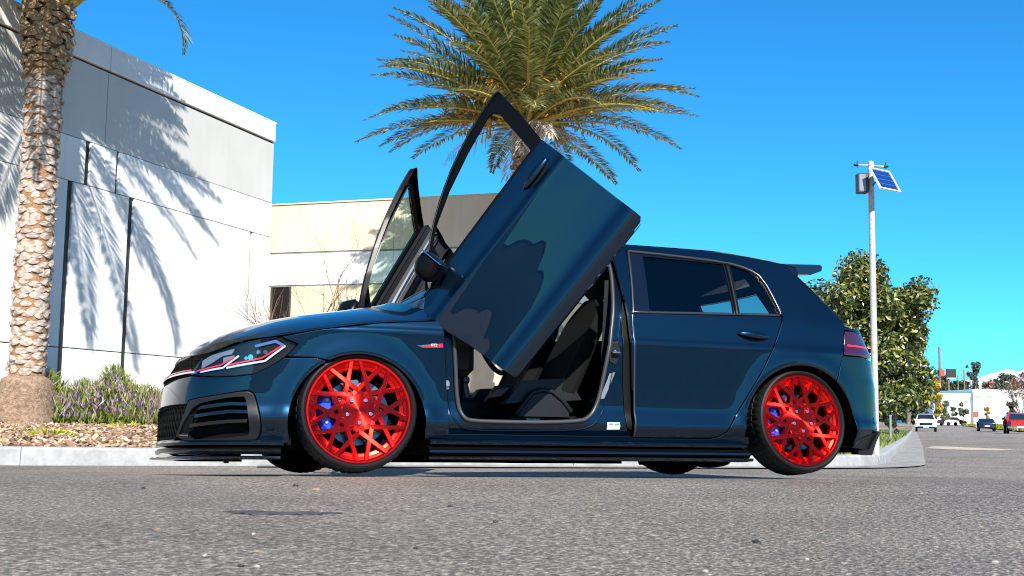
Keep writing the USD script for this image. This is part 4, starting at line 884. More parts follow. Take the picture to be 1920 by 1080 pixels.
for z0, z1 in ((3.67, 3.71), (4.55, 4.60)): part(B2, 'reveal', box([W2 - .07, .1, z0], [W2 - .02, 22, z1]), 'reveal_green', smooth=False)

# ------------------------------------------------------------------ plants
def leaf_look(nm, ramp, tr=.25, rough=.5, spec=.4):
    look(nm, {'g': ('attribute', {'attribute': 'rnd'}), 'r': ('rgb_ramp', {'ramp': ramp}), 'd': ('principled_bsdf', {'roughness': rough, 'specular_ior_level': spec}), 't': ('translucent_bsdf', {}), 'm': ('mix_closure', {'fac': tr})},
         [('g.fac', 'r.fac'), ('r.color', 'd.base_color'), ('r.color', 't.color'), ('d.BSDF', 'm.closure1'), ('t.BSDF', 'm.closure2')], surface='m.closure')
leaf_look('palm_leaf', [(0, (.028, .045, .010)), (.3, (.080, .11, .022)), (.6, (.17, .19, .042)), (.85, (.34, .33, .11)), (1, (.58, .53, .30))], .2, .42)
leaf_look('palm_dead', [(0, (.42, .33, .24)), (1, (.66, .56, .46))], .3, .8)
grain('petiole', (.40, .27, .03), (.55, .40, .07), 4, .5)
grain('fruit_stalk', (.48, .20, .02), (.60, .33, .06), 9, .6)
grain('palm_boot', (.27, .205, .165), (.47, .39, .33), 11, .9, bump=.6, bscale=60, dist=.01)
grain('palm_boot_new', (.13, .07, .035), (.36, .25, .14), 10, .85, bump=.6, bscale=50, dist=.01)
grain('palm_fibre', (.20, .10, .05), (.36, .2, .1), 20, .95, bump=.8, bscale=90, dist=.02)
grain('palm_root', (.16, .10, .065), (.34, .235, .16), 16, .95, bump=1., bscale=55, dist=.03)
def frond(base, az, elev, L, droop, rg, dead=False, n=120, leaf=.52, twist=0.):
    t = np.linspace(0, 1, 26); e = elev - droop * t ** 1.5; ds = L / 25
    hor = np.array([math.cos(az), math.sin(az), 0.]); P = [np.array(base, float)]
    for k in range(25): P.append(P[-1] + ds * (math.cos(e[k]) * hor + math.sin(e[k]) * np.array([0, 0, 1.])))
    P = np.array(P); T = np.gradient(P, axis=0); T /= np.linalg.norm(T, axis=1, keepdims=True)
    side0 = np.array([-math.sin(az), math.cos(az), 0.]); V, Fc = [], []
    tl = np.linspace(.14, .995, n); k0 = 0
    for s in (1, -1):
        for a in tl:
            a2 = min(.999, a + rg.normal(0, .004)); i = a2 * 25; j = int(i); w = i - j
            p = P[j] * (1 - w) + P[min(j + 1, 25)] * w; tg = T[j]; up = np.cross(tg, side0) ; up = up * np.sign(up[2] + 1e-6)
            l = leaf * (1 - .55 * abs(a - .42) / .58 - .25 * (a > .9)) * rg.uniform(.8, 1.15) * (.55 if a < .2 else 1)
            fw = .55 + .55 * a + rg.normal(0, .08); vv = .38 + rg.normal(0, .16)
            d = side0 * s * math.cos(vv) + up * math.sin(vv) * (1 if not dead else -.6); d = d * math.cos(fw * .8) + tg * math.sin(fw * .8)
            d = d / np.linalg.norm(d); sag = np.array([0, 0, -.16 * l * (2.5 if dead else 1)])
            wd = np.cross(d, up); wd = wd / (np.linalg.norm(wd) + 1e-9) * .019 * (1 if L > 2.5 else .8)
            m1, tip = p + d * l * .45, p + d * l + sag
            V += [p, m1 - wd, m1 + wd, tip]; Fc += [(k0, k0 + 1, k0 + 2), (k0 + 1, k0 + 3, k0 + 2)]; k0 += 4
    leaves = trimesh.Trimesh(np.array(V), np.array(Fc), process=False)
    rach = tube(P[::2], np.interp(np.linspace(0, 1, 13), [0, .15, 1], [.055, .030, .006]) * (L / 3.5), 5)
    return leaves, rach
def palm(name, label, base, z_top, r0, r1, n_fr, L, seed, spec=(), e_low=-2., boots=True, fruit=0, root=None, group=None, dead=6, lean=(0, 0)):
    rg = np.random.default_rng(seed); T_ = thing(name, label, 'palm tree', group=group)
    bx, by, bz = base; H = z_top - bz
    cx = lambda h: bx + lean[0] * h / H; cy = lambda h: by + lean[1] * h / H
    hs = np.linspace(0, H, 20)
    part(T_, 'trunk', tube([(cx(h), cy(h), bz + h - .1) for h in hs], np.interp(hs, [0, H * .5, H], [r0, r0 * .97, r1]), 20), 'palm_fibre', smooth=True)
    # old leaf bases in rows round the trunk
    row = .118; rows = int((H - (root[0] if root else 0) - .1) / row); mesh0 = []
    for i in range(rows):
        h = (root[0] if root else .0) + .08 + i * row; newer = h > H - 1.55
        rad = np.interp(h, [0, H * .5, H], [r0, r0 * .97, r1]) * (1.0 if not newer else 1 + .26 * math.sin(math.pi * min(1, (h - H + 1.55) / 1.7)) )
        m_ = 9
        for j in range(m_):
            th = 2 * np.pi * (j + .5 * (i % 2)) / m_ + rg.normal(0, .085); o = np.array([math.cos(th), math.sin(th), 0]); s = np.array([-math.sin(th), math.cos(th), 0])
            w = rad * np.pi / m_ * rg.uniform(.92, 1.25); hh = row * rg.uniform(.34, .66) * (1.25 if newer else 1); out = rg.uniform(.022, .072) * (1.7 if newer else 1)
            c = np.array([cx(h), cy(h), bz + h + rg.normal(0, .022)]) + o * rad * .93
            pts = []
            for a, zq, oq in ((-1, .0, .0), (-.62, .75, .75), (0, .95, 1.0), (.62, .75, .75), (1, .0, .0), (.62, -.8, .7), (0, -1.05, .9), (-.62, -.8, .7)):
                pts.append(c + s * w * a + np.array([0, 0, hh * zq + (.03 if newer else 0)]) + o * out * oq)
            pts.append(c + o * out * 1.25 + np.array([0, 0, hh * rg.uniform(-.2, .35)])); pts.append(c - o * .05)
            f = [(k, (k + 1) % 8, 8) for k in range(8)] + [((k + 1) % 8, k, 9) for k in range(8)]
            g = trimesh.Trimesh(np.array(pts), np.array(f), process=False)
            mt = 'palm_boot_new' if newer else 'palm_boot'
            if o[1] < .15 and boots: part(T_, 'leaf_base', g, mt, smooth=False)
            else: mesh0.append(g)
    if mesh0: part(T_, 'leaf_bases', cat_(mesh0), 'palm_boot', smooth=False, kind='stuff')
    if root:
        rh, rr = root; n = 28; hs = np.linspace(-.1, rh, 12); P = []
        for h in hs:
            th = np.linspace(0, 2 * np.pi, n + 1); q = max(0, h / rh); rad = np.interp(q, [0, .75, .95, 1], [rr * 1.08, rr * .95, rr * .84, r0 * .85])
            rad = rad * (1 + .10 * (meshkit.noise(np.stack([np.cos(th) * 3, np.sin(th) * 3, 0 * th + h * 9], -1), seed) - .5)); rad[-1] = rad[0]
            P.append(np.stack([bx + rad * np.cos(th), by + rad * np.sin(th), 0 * th + bz + h], -1))
        part(T_, 'root_mound', grid_mesh(np.array(P)), 'palm_root', smooth=True)
    top_ = np.array([cx(H), cy(H), z_top])
    k = 0
    gold = np.pi * (3 - 5 ** .5)
    for i in range(n_fr):
        q = (i + .5) / n_fr; az = i * gold + rg.normal(0, .12); elev = math.radians(84 - (84 - e_low) * q ** .9) + rg.normal(0, .06); dr = math.radians(17 + 21 * q + rg.normal(0, 7))
        l, r = frond(top_ + np.array([math.cos(az), math.sin(az), 0]) * r1 * (.25 + .65 * q) + [0, 0, .35 - .55 * q], az, elev, L * rg.uniform(.86, 1.08) * (.8 + .2 * min(1, q * 3)), dr, rg)
        fp = part(T_, 'frond', l, 'palm_leaf', isl=4); part(fp, 'rachis', r, 'petiole', smooth=True)
    for az, elev, Lf, dr in spec:
        l, r = frond(top_ + np.array([math.cos(az), math.sin(az), 0]) * r1 * .8 - [0, 0, .1], az, elev, Lf, dr, rg, leaf=.5)
        fp = part(T_, 'frond', l, 'palm_leaf', isl=4); part(fp, 'rachis', r, 'petiole', smooth=True)
    for i in range(dead):
        az = rg.uniform(0, 2 * np.pi); l, r = frond(top_ + np.array([math.cos(az), math.sin(az), 0]) * r1 - [0, 0, .25], az, math.radians(rg.uniform(-25, 5)), L * rg.uniform(.35, .6), math.radians(rg.uniform(30, 70)), rg, dead=True, n=22, leaf=.5)
        fp = part(T_, 'dead_frond', l, 'palm_dead', isl=4); part(fp, 'rachis', r, 'palm_dead', smooth=True)
    for i in range(fruit):
        az = 2 * np.pi * i / fruit + rg.normal(0, .3); o = np.array([math.cos(az), math.sin(az), 0]); st = top_ + o * r1 * .8 + [0, 0, .1]; g = []
        e = st + o * rg.uniform(.6, 1.25) + [0, 0, rg.uniform(.15, .6)]; g.append(tube([st, (st + e) / 2 + [0, 0, .12], e], [.03, .026, .02], 6))
        for _ in range(44):
            d = o * rg.uniform(.1, .5) + rg.normal(0, .22, 3); d[2] -= rg.uniform(.1, .5); g.append(tube([e, e + d * .5 + [0, 0, .05], e + d], [.010, .009, .015], 4))
        part(T_, 'fruit_stalk', cat_(g), 'fruit_stalk', smooth=False)
    return T_
# near palm by the warehouse, and the palm behind the car
palm('palm_tree', 'tall palm with thick pale leaf-scarred trunk beside the warehouse', (-8.55, 20.8, .07), 7.75, .305, .33, 120, 3.7, 11, root=(.85, .47), e_low=43.,
     spec=((math.radians(-8), math.radians(24), 3.15, math.radians(125)), (math.radians(120), math.radians(-2), 3.2, math.radians(70)), (math.radians(150), math.radians(6), 3.3, math.radians(75)))
          + tuple((math.radians(a_), math.radians(e_), l_, math.radians(d_)) for a_, e_, l_, d_ in ((-48, 16, 3.6, 62), (-62, 6, 3.6, 55), (-75, 18, 3.7, 66), (-88, 4, 3.5, 55), (-100, 14, 3.7, 62), (-112, 5, 3.5, 55), (-126, 15, 3.6, 62), (-140, 6, 3.4, 55), (-70, 28, 3.8, 70), (-95, 26, 3.8, 70), (-120, 28, 3.7, 70))), dead=0)
palm('palm_tree', 'full-crowned palm with yellow leaf stalks behind the raised door', (.30, 25.8, -.05), 7.02, .21, .25, 130, 3.55, 29, fruit=12, dead=8, boots=True, e_low=4.)
# ------------------------------------------------------------------ hedge, ground cover, bare shrub
leaf_look('hedge_leaf', [(0, (.03, .07, .008)), (.35, (.12, .19, .018)), (.75, (.22, .25, .045)), (1, (.36, .34, .12))], .3)
leaf_look('hedge_flower', [(0, (.20, .09, .24)), (.6, (.36, .21, .40)), (1, (.56, .42, .58))], .3)
leaf_look('hedge_twig', [(0, (.14, .10, .06)), (.6, (.34, .26, .17)), (1, (.55, .45, .34))], .0)
leaf_look('cover_leaf', [(0, (.20, .22, .01)), (.6, (.42, .42, .02)), (1, (.58, .54, .05))], .3)
def spikes(P, D, w, rg):
    n = len(P); a = np.cross(D, rg.normal(0, 1, (n, 3))); a /= np.linalg.norm(a, axis=1, keepdims=True) + 1e-9
    w = np.broadcast_to(w, (n,))[:, None]; mid = P + D * .45
    v = np.stack([P, mid - a * w, mid + a * w, P + D], 1).reshape(-1, 3); k = np.arange(n)[:, None] * 4
    f = np.concatenate([k + [[0, 1, 2]], k + [[1, 3, 2]]]).reshape(-1, 3); return trimesh.Trimesh(v, f, process=False)
rg = np.random.default_rng(21)
hdg = thing('flowering_hedge', 'low green hedge with purple flower spikes along the warehouse wall', 'hedge')
n = 46000
def hedge_points(n, lo=0., hi=1.):
    X = rg.uniform(-11.5, -2.0, n); d = rg.normal(0, .42, n).clip(-.9, .9); Yc = 21.6 + .22 * (X + 8); f = rg.uniform(lo, hi, n)
    hgt = .74 + .09 * np.sin(X * 2.3) + .14 * np.sin(X * 5.1 + 1) + .1 * np.sin(X * 11) - .35 * (d / .9) ** 2; Y = Yc + d * (1 - .25 * f)
    return np.column_stack([X, Y, park_z(X, Y) + hgt * f]), f
P, f_ = hedge_points(n, -.04, 1.); D = np.column_stack([rg.normal(0, .06, n), rg.normal(0, .06, n), rg.uniform(.06, .20, n)])
part(hdg, 'foliage', spikes(P, D, rg.uniform(.007, .015, n), rg), 'hedge_leaf', isl=4)
P, f_ = hedge_points(9000, .2, .95); D = np.column_stack([rg.normal(0, .05, 9000), rg.normal(0, .05, 9000), rg.uniform(.05, .15, 9000)]); P[:, 1] -= .12
sel = meshkit.noise(P * [2.2, 1, 3.0], 4) > .36
part(hdg, 'flower_spikes', spikes(P[sel], D[sel], .012, rg), 'hedge_flower', isl=4)
P, f_ = hedge_points(2600, .05, .85); D = np.column_stack([rg.normal(0, .10, 2600), rg.normal(0, .08, 2600), rg.uniform(.15, .45, 2600)]); P[:, 1] -= .08
part(hdg, 'twigs', spikes(P, D, .006, rg), 'hedge_twig', isl=4)
for x, y, s, w in ((-5.72, 17.6, .30, 'yellow-green ground cover tuft in the mulch nearest the palm root'), (-3.55, 14.9, .30, 'yellow-green ground cover tuft in the mulch nearest the car bumper'), (-4.62, 19.3, .42, 'widest yellow-green ground cover tuft at the foot of the hedge'), (-5.05, 13.0, .26, 'yellow-green ground cover tuft just behind the kerb')):
    t = thing('ground_cover_plant', w, 'plant', group='tufts in the mulch'); m_ = 420
    a = rg.uniform(0, 6.3, m_); r_ = s * np.sqrt(rg.random(m_)); X, Y = x + r_ * np.cos(a), y + r_ * np.sin(a)
    P = np.column_stack([X, Y, park_z(X, Y)]); D = np.column_stack([.07 * np.cos(a), .07 * np.sin(a), rg.uniform(.03, .13, m_) * (1.2 - r_ / s)])
    part(t, 'leaves', spikes(P, D, .012, rg), 'cover_leaf', isl=4)

def branches(base, height, spread, seed, levels=4, r0=.03, kids=(3, 4), n0=5, up=.75):
    r = np.random.default_rng(seed); out = []
    def go(p, d, L, rad, lv):
        k = 5; pts = [p]; dd = d.copy()
        for _ in range(k):
            dd = dd + r.normal(0, .10, 3) + np.array([0, 0, .04]); dd /= np.linalg.norm(dd); pts.append(pts[-1] + dd * L / k)
        pts = np.array(pts); out.append(tube(pts, np.linspace(rad, rad * .55, k + 1), 5 if lv < 2 else 4, False))
        if lv >= levels: return
        for _ in range(r.integers(kids[0], kids[1] + 1)):
            i = r.integers(2, k + 1); e = dd + r.normal(0, spread, 3); e[2] = abs(e[2]) * .6 + up * .5; e /= np.linalg.norm(e)
            go(pts[i], e, L * r.uniform(.55, .85), rad * .55, lv + 1)
    for i in range(n0):
        a = 2 * np.pi * i / n0 + r.normal(0, .3); d = np.array([math.cos(a) * .55, math.sin(a) * .55, 1.]); d /= np.linalg.norm(d)
        go(np.array(base, float) + [.06 * math.cos(a), .06 * math.sin(a), 0], d, height * .38, r0, 1)
    return out
grain('bare_twig', (.10, .06, .04), (.24, .17, .12), 14, .85)
grain('bark', (.10, .08, .06), (.24, .20, .16), 12, .9, bump=.7, bscale=40, dist=.02)
sh = thing('bare_shrub', 'leafless multi-stemmed shrub in front of the tan building', 'shrub')
bs = (-3.95, 23.6); br = branches((*bs, float(park_z(np.array([bs[0]]), np.array([bs[1]]))[0])), 4.7, .36, 5, 4, .028, (2, 3), 8)
part(sh, 'branches', cat_(br), 'bare_twig', smooth=True)
leaf_look('red_leaf', [(0, (.28, .05, .03)), (1, (.5, .16, .10))], .3)
P = np.column_stack([rg.normal(bs[0] + .12, .22, 60), rg.normal(bs[1], .2, 60), rg.uniform(1.7, 2.2, 60)]); part(sh, 'dry_leaves', spikes(P, rg.normal(0, .06, (60, 3)), .03, rg), 'red_leaf', isl=4)

# ------------------------------------------------------------------ trees along the street
leaf_look('magnolia_leaf', [(0, (.018, .030, .008)), (.3, (.028, .046, .009)), (.55, (.09, .115, .018)), (.82, (.20, .205, .04)), (1, (.38, .35, .11))], .18, .32, .6)
leaf_look('yellow_leaf', [(0, (.16, .12, .01)), (.4, (.42, .30, .02)), (1, (.62, .46, .05))], .3)
leaf_look('olive_leaf', [(0, (.05, .07, .03)), (.5, (.11, .14, .06)), (1, (.24, .26, .13))], .25)
leaf_look('dark_leaf', [(0, (.012, .022, .010)), (.6, (.035, .05, .02)), (1, (.08, .10, .04))], .15)
leaf_look('eucalyptus_leaf', [(0, (.02, .04, .03)), (.6, (.05, .085, .06)), (1, (.12, .16, .11))], .2)
leaf_look('rust_leaf', [(0, (.14, .06, .03)), (.6, (.32, .16, .09)), (1, (.45, .28, .18))], .2)
def leafcloud(lobes, n, size, seed, hollow=.35, aspect=.45):
    """n leaves spread through ellipsoid lobes, facing mostly outwards"""
    r = np.random.default_rng(seed); lobes = np.array(lobes, float); vol = lobes[:, 3] * lobes[:, 4] * lobes[:, 5]; pick = r.choice(len(lobes), n, p=vol ** .75 / (vol ** .75).sum())
    d = r.normal(0, 1, (n, 3)); d /= np.linalg.norm(d, axis=1, keepdims=True); rad = (hollow + (1 - hollow) * r.random(n)) * (1 + .28 * (meshkit.noise(d * 3.0 + pick[:, None] * 7.3, seed) - .4))
    P = lobes[pick, :3] + d * rad[:, None] * lobes[pick, 3:6]
    L = size * r.uniform(.6, 1.25, n); u = d + r.normal(0, .7, (n, 3)); u[:, 2] += .25; u /= np.linalg.norm(u, axis=1, keepdims=True)
    t = np.cross(u, r.normal(0, 1, (n, 3))); t /= np.linalg.norm(t, axis=1, keepdims=True); b = np.cross(u, t)
    l, w = t * L[:, None] * .5, b * (L * aspect * .5)[:, None]
    v = np.stack([P - l, P - w + u * .04 * L[:, None], P + l, P + w + u * .04 * L[:, None]], 1).reshape(-1, 3); k = np.arange(n)[:, None] * 4
    return trimesh.Trimesh(v, np.concatenate([k + [[0, 1, 2]], k + [[0, 2, 3]]]).reshape(-1, 3), process=False)
def tree(name, label, x, y, h, w, leaf, n, size, seed, trunk_h=.3, r0=.12, lobes=14, z0=None, group=None, shape=1., cat='tree'):
    r = np.random.default_rng(seed); zb = float(park_z(np.array([x]), np.array([y]))[0]) if z0 is None else z0
    T_ = thing(name, label, cat, group=group, loc=(x, y, zb)); L = []
    for _ in range(lobes):
        q = r.random(); zz = h * (trunk_h + (1 - trunk_h) * q * .95); ww = w * .5 * (1 - shape * .55 * abs(q - .35) / .65); a = r.uniform(0, 6.3); rr = ww * r.uniform(.2, .8)
        s = w * r.uniform(.09, .20); L.append((rr * math.cos(a), rr * math.sin(a), zz, s, s, s * r.uniform(.8, 1.25)))
    limbs = [tube([(0, 0, -.2), (.02 * h, 0, h * trunk_h * .6), (0, 0, h * .75)], [r0, r0 * .8, r0 * .3], 8)]
    for l in L: limbs.append(tube([(0, 0, h * trunk_h * r.uniform(.5, 1)), (l[0] * .5, l[1] * .5, l[2] * .7), (l[0], l[1], l[2])], [r0 * .45, r0 * .3, r0 * .12], 5))
    part(T_, 'trunk', cat_(limbs), 'bark', smooth=True)
    part(T_, 'crown', leafcloud(L, n, size, seed + 1), leaf, isl=4)
    return T_
def on_street(s, off):
    """point s metres along the street kerb (by Y), off metres inland"""
    i = np.interp(s, K[:, 1], K[:, 0]); return i - off * DN[0], s - off * DN[1] * -1 * -1
def px(x, y, Y):                                                     # helper: lateral place on a line of sight, at depth Y
    q = np.array([(x - 960) / 2200, (540 - y) / 2200, 1.]); d = q[0] * _right + q[1] * _up + q[2] * _f; return d[0] / d[1] * Y, d[2] / d[1] * Y + CAMZ
X, zt = px(1596, 497, 46); tree('broadleaf_tree', 'large dense glossy-leaved tree nearest the car behind the slim pole', X, 46., 6.4, 4.7, 'magnolia_leaf', 24000, .235, 41, .10, .13, 48, z0=zt - 6.4, shape=-.1)
X, zt = px(1668, 545, 47); tree('broadleaf_tree', 'second glossy-leaved tree leaning out over the lawn to the right of the slim pole', X, 47., 5.3, 4.0, 'magnolia_leaf', 17000, .235, 44, .19, .13, 36, z0=zt - 5.3, shape=.25)
X, zt = px(1700, 640, 64); tree('broadleaf_tree', 'third and smallest glossy-leaved tree above the white parked vehicle', X, 64., 4.3, 2.5, 'magnolia_leaf', 5000, .26, 47, .50, .12, 18, z0=zt - 4.3, shape=.3)
X, zt = px(1753, 714, 128); tree('yellow_tree', 'yellow autumn tree beside the street behind the dark trees', X, 128., 4.7, 2.6, 'yellow_leaf', 1800, .32, 51, .2, .12, 14, z0=zt - 4.7)
X, zt = px(1767, 742, 135); tree('olive_tree', 'grey-green small tree right of the yellow tree', X, 135., 3.2, 2.2, 'olive_leaf', 900, .3, 53, .2, .1, 9, z0=zt - 3.2)
X, zt = px(1672, 776, 42); tree('rounded_bush', 'dark clipped bush on the lawn by the tree trunks', X, 42., 1.0, .7, 'dark_leaf', 900, .10, 57, .05, .05, 8, z0=zt - 1.0, cat='bush')

# ------------------------------------------------------------------ slim pole with solar panel
grain('pole_paint', (.34, .31, .28), (.50, .47, .43), 40, .7)
plain('panel_frame', (.72, .72, .72), .4, metal=.3); plain('box_grey', (.03, .045, .06), .5)
look('solar_cell', {'p': ('principled_bsdf', {'base_color': (.006, .03, .16), 'roughness': .12, 'coat_weight': 1.0})})
plain('solar_bus', (.22, .32, .6), .3, metal=.6)
pb = np.array([3.777, 12.2]); pz = float(park_z(pb[:1], pb[1:])[0])
pole = thing('solar_pole', 'slim weathered pole carrying a small solar panel and two little propellers', 'pole', loc=(pb[0], pb[1], pz))
H = 3.06
part(pole, 'post', tube([(0, 0, -.1), (0, 0, .9), (0, 0, 1.7), (0, 0, H)], [.0345, .034, .033, .031], 16), 'pole_paint', smooth=40)
part(pole, 'post_cap', xf(trimesh.creation.icosphere(2, 1), R=np.diag([.032, .032, .02]), t=(0, 0, H)), 'pole_paint', smooth=True)
Rp = rotz(math.radians(36)) @ rotx(math.radians(60)) * 1.22; pc = np.array([.105, -.13, H - .21])
pn = part(pole, 'solar_panel', xf(cat_([box([-.14, -.115, -.008], [.14, -.103, .008]), box([-.14, .103, -.008], [.14, .115, .008]), box([-.14, -.103, -.008], [-.128, .103, .008]), box([.128, -.103, -.008], [.14, .103, .008]), box([-.128, -.103, -.006], [.128, .103, -.002])]), R=Rp, t=pc), 'panel_frame', smooth=False)
for i in range(9):
    for j in range(4): part(pn, 'solar_cell', xf(box([-.125 + i * .0278, -.1 + j * .0502, -.002], [-.125 + i * .0278 + .0265, -.1 + j * .0502 + .048, .001]), R=Rp, t=pc), 'solar_cell', smooth=False)
for j in range(3): part(pn, 'cell_joint', xf(box([-.125, -.0525 + j * .0502, .001], [.124, -.0495 + j * .0502, .0018]), R=Rp, t=pc), 'solar_bus', smooth=False)
for a_, b_ in (((0, 0, H - .27), (.04, -.09, H - .20)), ((0, 0, H - .1), (.06, -.09, H - .13))): part(pole, 'panel_bracket', tube([a_, b_], .008, 6), 'bark', smooth=False)
eb = part(pole, 'equipment_box', box([-.15, -.05, H - .33], [-.04, .06, H - .12], .006), 'box_grey', smooth=False)
part(eb, 'box_door', box([-.14, -.055, H - .315], [-.07, -.05, H - .135], .003), 'silver_plastic', smooth=False)
part(pole, 'cable', tube(chaikin([(-.10, 0, H - .28), (-.09, 0, H - .33), (-.05, 0, H - .33), (-.03, 0, H - .29)], 2, False), .004, 5), 'satin_black', smooth=False)
for s in (1, -1):
    am = part(pole, 'sensor_arm', tube([(0, 0, H - .035 + .006), (s * .14, -.01, H - .035 - s * .006)], .009, 8), 'pole_paint', smooth=True)
    tip = np.array([s * .145, -.01, H - .035 - s * .006])
    part(am, 'propeller', cat_([xf(trimesh.creation.icosphere(1, .010), R=np.diag([3.0, 1.4, 1.4]), t=tip + [s * .012, 0, 0]), *[xf(box([-.002, -.004, 0], [.003, .006, .045], .0015), R=rotx(2.1 * k + .4), t=tip + [s * .004, 0, 0]) for k in range(3)]]), 'satin_black', smooth=False)
sg = np.array(px(1670, 815, 22.)); zb_ = float(park_z(np.array([sg[0]]), np.array([22.]))[0]); mk = thing('lawn_marker', 'thin dark green marker stake standing in the lawn', 'stake', loc=(sg[0], 22., zb_))
part(mk, 'stake', box([-.02, -.015, -.05], [.02, .015, .50], .005), 'reveal_green', smooth=False); part(mk, 'stake_cap', box([-.024, -.019, .48], [.024, .019, .52], .005), 'reveal_green', smooth=False)

# ------------------------------------------------------------------ far vehicles
for nm, c in (('van_white', (.72, .74, .76)), ('paint_red', (.40, .012, .012)), ('paint_black', (.008, .008, .009)), ('paint_silver', (.45, .47, .5)), ('paint_maroon', (.2, .02, .03))): plain(nm, c, .25, coat=1.)
plain('car_glass', (.010, .014, .018), .05, coat=1.); plain('plate', (.7, .7, .68), .5); plain('lamp_clear', (.7, .72, .75), .15, coat=1.)
def vehicle(name, label, x, y, heading, paint, kind, group=None, plate=True):
    """heading: direction the nose points, as angle of (sin, cos) in the ground plane; local +y is the nose"""
    zb = float(road_z(x, y)); c, s = math.cos(heading), math.sin(heading)
    V_ = thing(name, label, 'pickup' if kind == 'pickup' else ('suv' if kind == 'suv' else 'car'), group=group, mat=Gf.Matrix4d(c, -s, 0, 0, s, c, 0, 0, 0, 0, 1, 0, x, y, zb, 1))
    prof = {'suv': [(-2.25, .35), (-2.28, .9), (-2.15, 1.05), (-1.85, 1.62), (-1.5, 1.70), (.35, 1.68), (1.15, 1.10), (2.05, .98), (2.27, .82), (2.28, .35)],
            'sedan': [(-2.3, .30), (-2.33, .75), (-2.2, .98), (-1.6, 1.02), (-.95, 1.38), (-.3, 1.44), (.35, 1.40), (1.05, .98), (2.1, .80), (2.3, .62), (2.3, .30)],
            'pickup': [(-2.75, .50), (-2.78, 1.05), (-2.72, 1.12), (-.62, 1.12), (-.58, 1.15), (-.50, 1.72), (-.35, 1.80), (.55, 1.78), (1.15, 1.20), (2.35, 1.10), (2.62, .95), (2.65, .50)]}[kind]
    hw = {'suv': .93, 'sedan': .90, 'pickup': .97}[kind]; zmax = max(p[1] for p in prof); beltz = {'suv': 1.08, 'sedan': .95, 'pickup': 1.14}[kind]
    # body: rows across width with rounded shoulders and tumblehome
    P = np.array(chaikin(prof, 1)); rows = []
    for q in np.linspace(-1, 1, 15):
        a = abs(q); pr = P.copy(); pr[:, 0] *= 1 - .05 * a ** 4
        up = np.clip((pr[:, 1] - beltz) / (zmax - beltz), 0, 1); yw = hw * q * (1 - .24 * up)
        pr[:, 1] = pr[:, 1] - .05 * a ** 6 * (pr[:, 1] > beltz)
        rows.append(np.stack([yw, pr[:, 0], pr[:, 1]], -1))
    rows = np.array(rows); g = grid_mesh(np.concatenate([rows, rows[:, :1]], 1)); f = list(map(tuple, g.faces)); k = rows.shape[1] + 1
    import_t = trimesh.creation.triangulate_polygon(Polygon(P), engine='earcut')
    if len(import_t[0]) == len(P):
        for st, o in ((0, 1), (14 * k, 0)):
            for t in import_t[1]: f.append(tuple(st + (t if o else t[::-1])))
    part(V_, 'body', trimesh.Trimesh(g.vertices, np.array(f), process=False), paint, smooth=35)
    wr = .36 if kind != 'sedan' else .32; ax = (-1.38, 1.38) if kind != 'pickup' else (-1.6, 1.65)
    for yy in ax:
        for sx in (-1, 1):
            w_ = part(V_, 'wheel', xf(revolve([(0, -.1), (wr * .9, -.1), (wr, -.07), (wr, .07), (wr * .9, .1), (0, .1)], 24), R=rotz(math.pi / 2), t=(sx * (hw - .09), yy, wr)), 'rubber', smooth=30)
            part(w_, 'rim', xf(revolve([(0, .02), (wr * .55, .02), (wr * .62, -.01)], 16), R=rotz(-sx * math.pi / 2), t=(sx * (hw + .0), yy, wr)), 'disc_steel', smooth=30)
    def quad(pts): return quads(np.array(pts, float), [[0, 1, 2, 3]])
    def slab(nm, x0, x1, y0, z0, y1, z1, mt, d=.02, narrow=.0):
        n_ = np.array([0, z1 - z0, -(y1 - y0)]); n_ = n_ / np.linalg.norm(n_) * d * (1 if y0 > 0 or (y0 + y1) > 0 else -1)
        a = np.array([(x0, y0, z0), (x1, y0, z0), (x1 - narrow, y1, z1), (x0 + narrow, y1, z1)]); part(V_, nm, trimesh.convex.convex_hull(np.vstack([a + n_, a - n_])), mt, smooth=False)
    if kind == 'suv':
        slab('windscreen', -.76, .76, 1.08, 1.15, .42, 1.61, 'car_glass', .025, .12); slab('rear_window', -.7, .7, -2.12, 1.10, -1.9, 1.55, 'car_glass', .03, .1)
        slab('grille', -.55, .55, 2.27, .62, 2.26, .86, 'gloss_black', .03); slab('bumper_intake', -.75, .75, 2.27, .36, 2.275, .52, 'satin_black', .035)
        for s_ in (-1, 1): part(V_, 'headlight', box([s_ * .58, 2.15, .74], [s_ * .86, 2.27, .88], .02), 'lamp_clear', smooth=False); part(V_, 'door_mirror', box([s_ * .92, .75, 1.05], [s_ * 1.08, .9, 1.2], .03), paint, smooth=False)
    elif kind == 'sedan':
        slab('rear_window', -.68, .68, -1.62, 1.03, -1.0, 1.35, 'car_glass', .03, .1); slab('windscreen', -.7, .7, 1.0, 1.0, .42, 1.37, 'car_glass', .02, .1)
        for s_ in (-1, 1): part(V_, 'tail_light', box([s_ * .52, -2.35, .72], [s_ * .85, -2.2, .86], .02), 'lamp_red', smooth=False); part(V_, 'door_mirror', box([s_ * .88, .55, .92], [s_ * 1.02, .7, 1.04], .03), paint, smooth=False)
    else:
        slab('rear_window', -.66, .66, -.60, 1.22, -.52, 1.66, 'car_glass', .03, .06); slab('windscreen', -.72, .72, 1.12, 1.25, .6, 1.72, 'car_glass', .02, .1)
        part(V_, 'tailgate', box([-.72, -2.80, .62], [.72, -2.74, 1.06], .02), paint, smooth=False); part(V_, 'bumper', box([-.95, -2.92, .46], [.95, -2.74, .64], .03), 'chrome', smooth=False)
        part(V_, 'cargo_bed', box([-.8, -2.65, 1.10], [.8, -.7, 1.135], .0), 'satin_black', smooth=False)
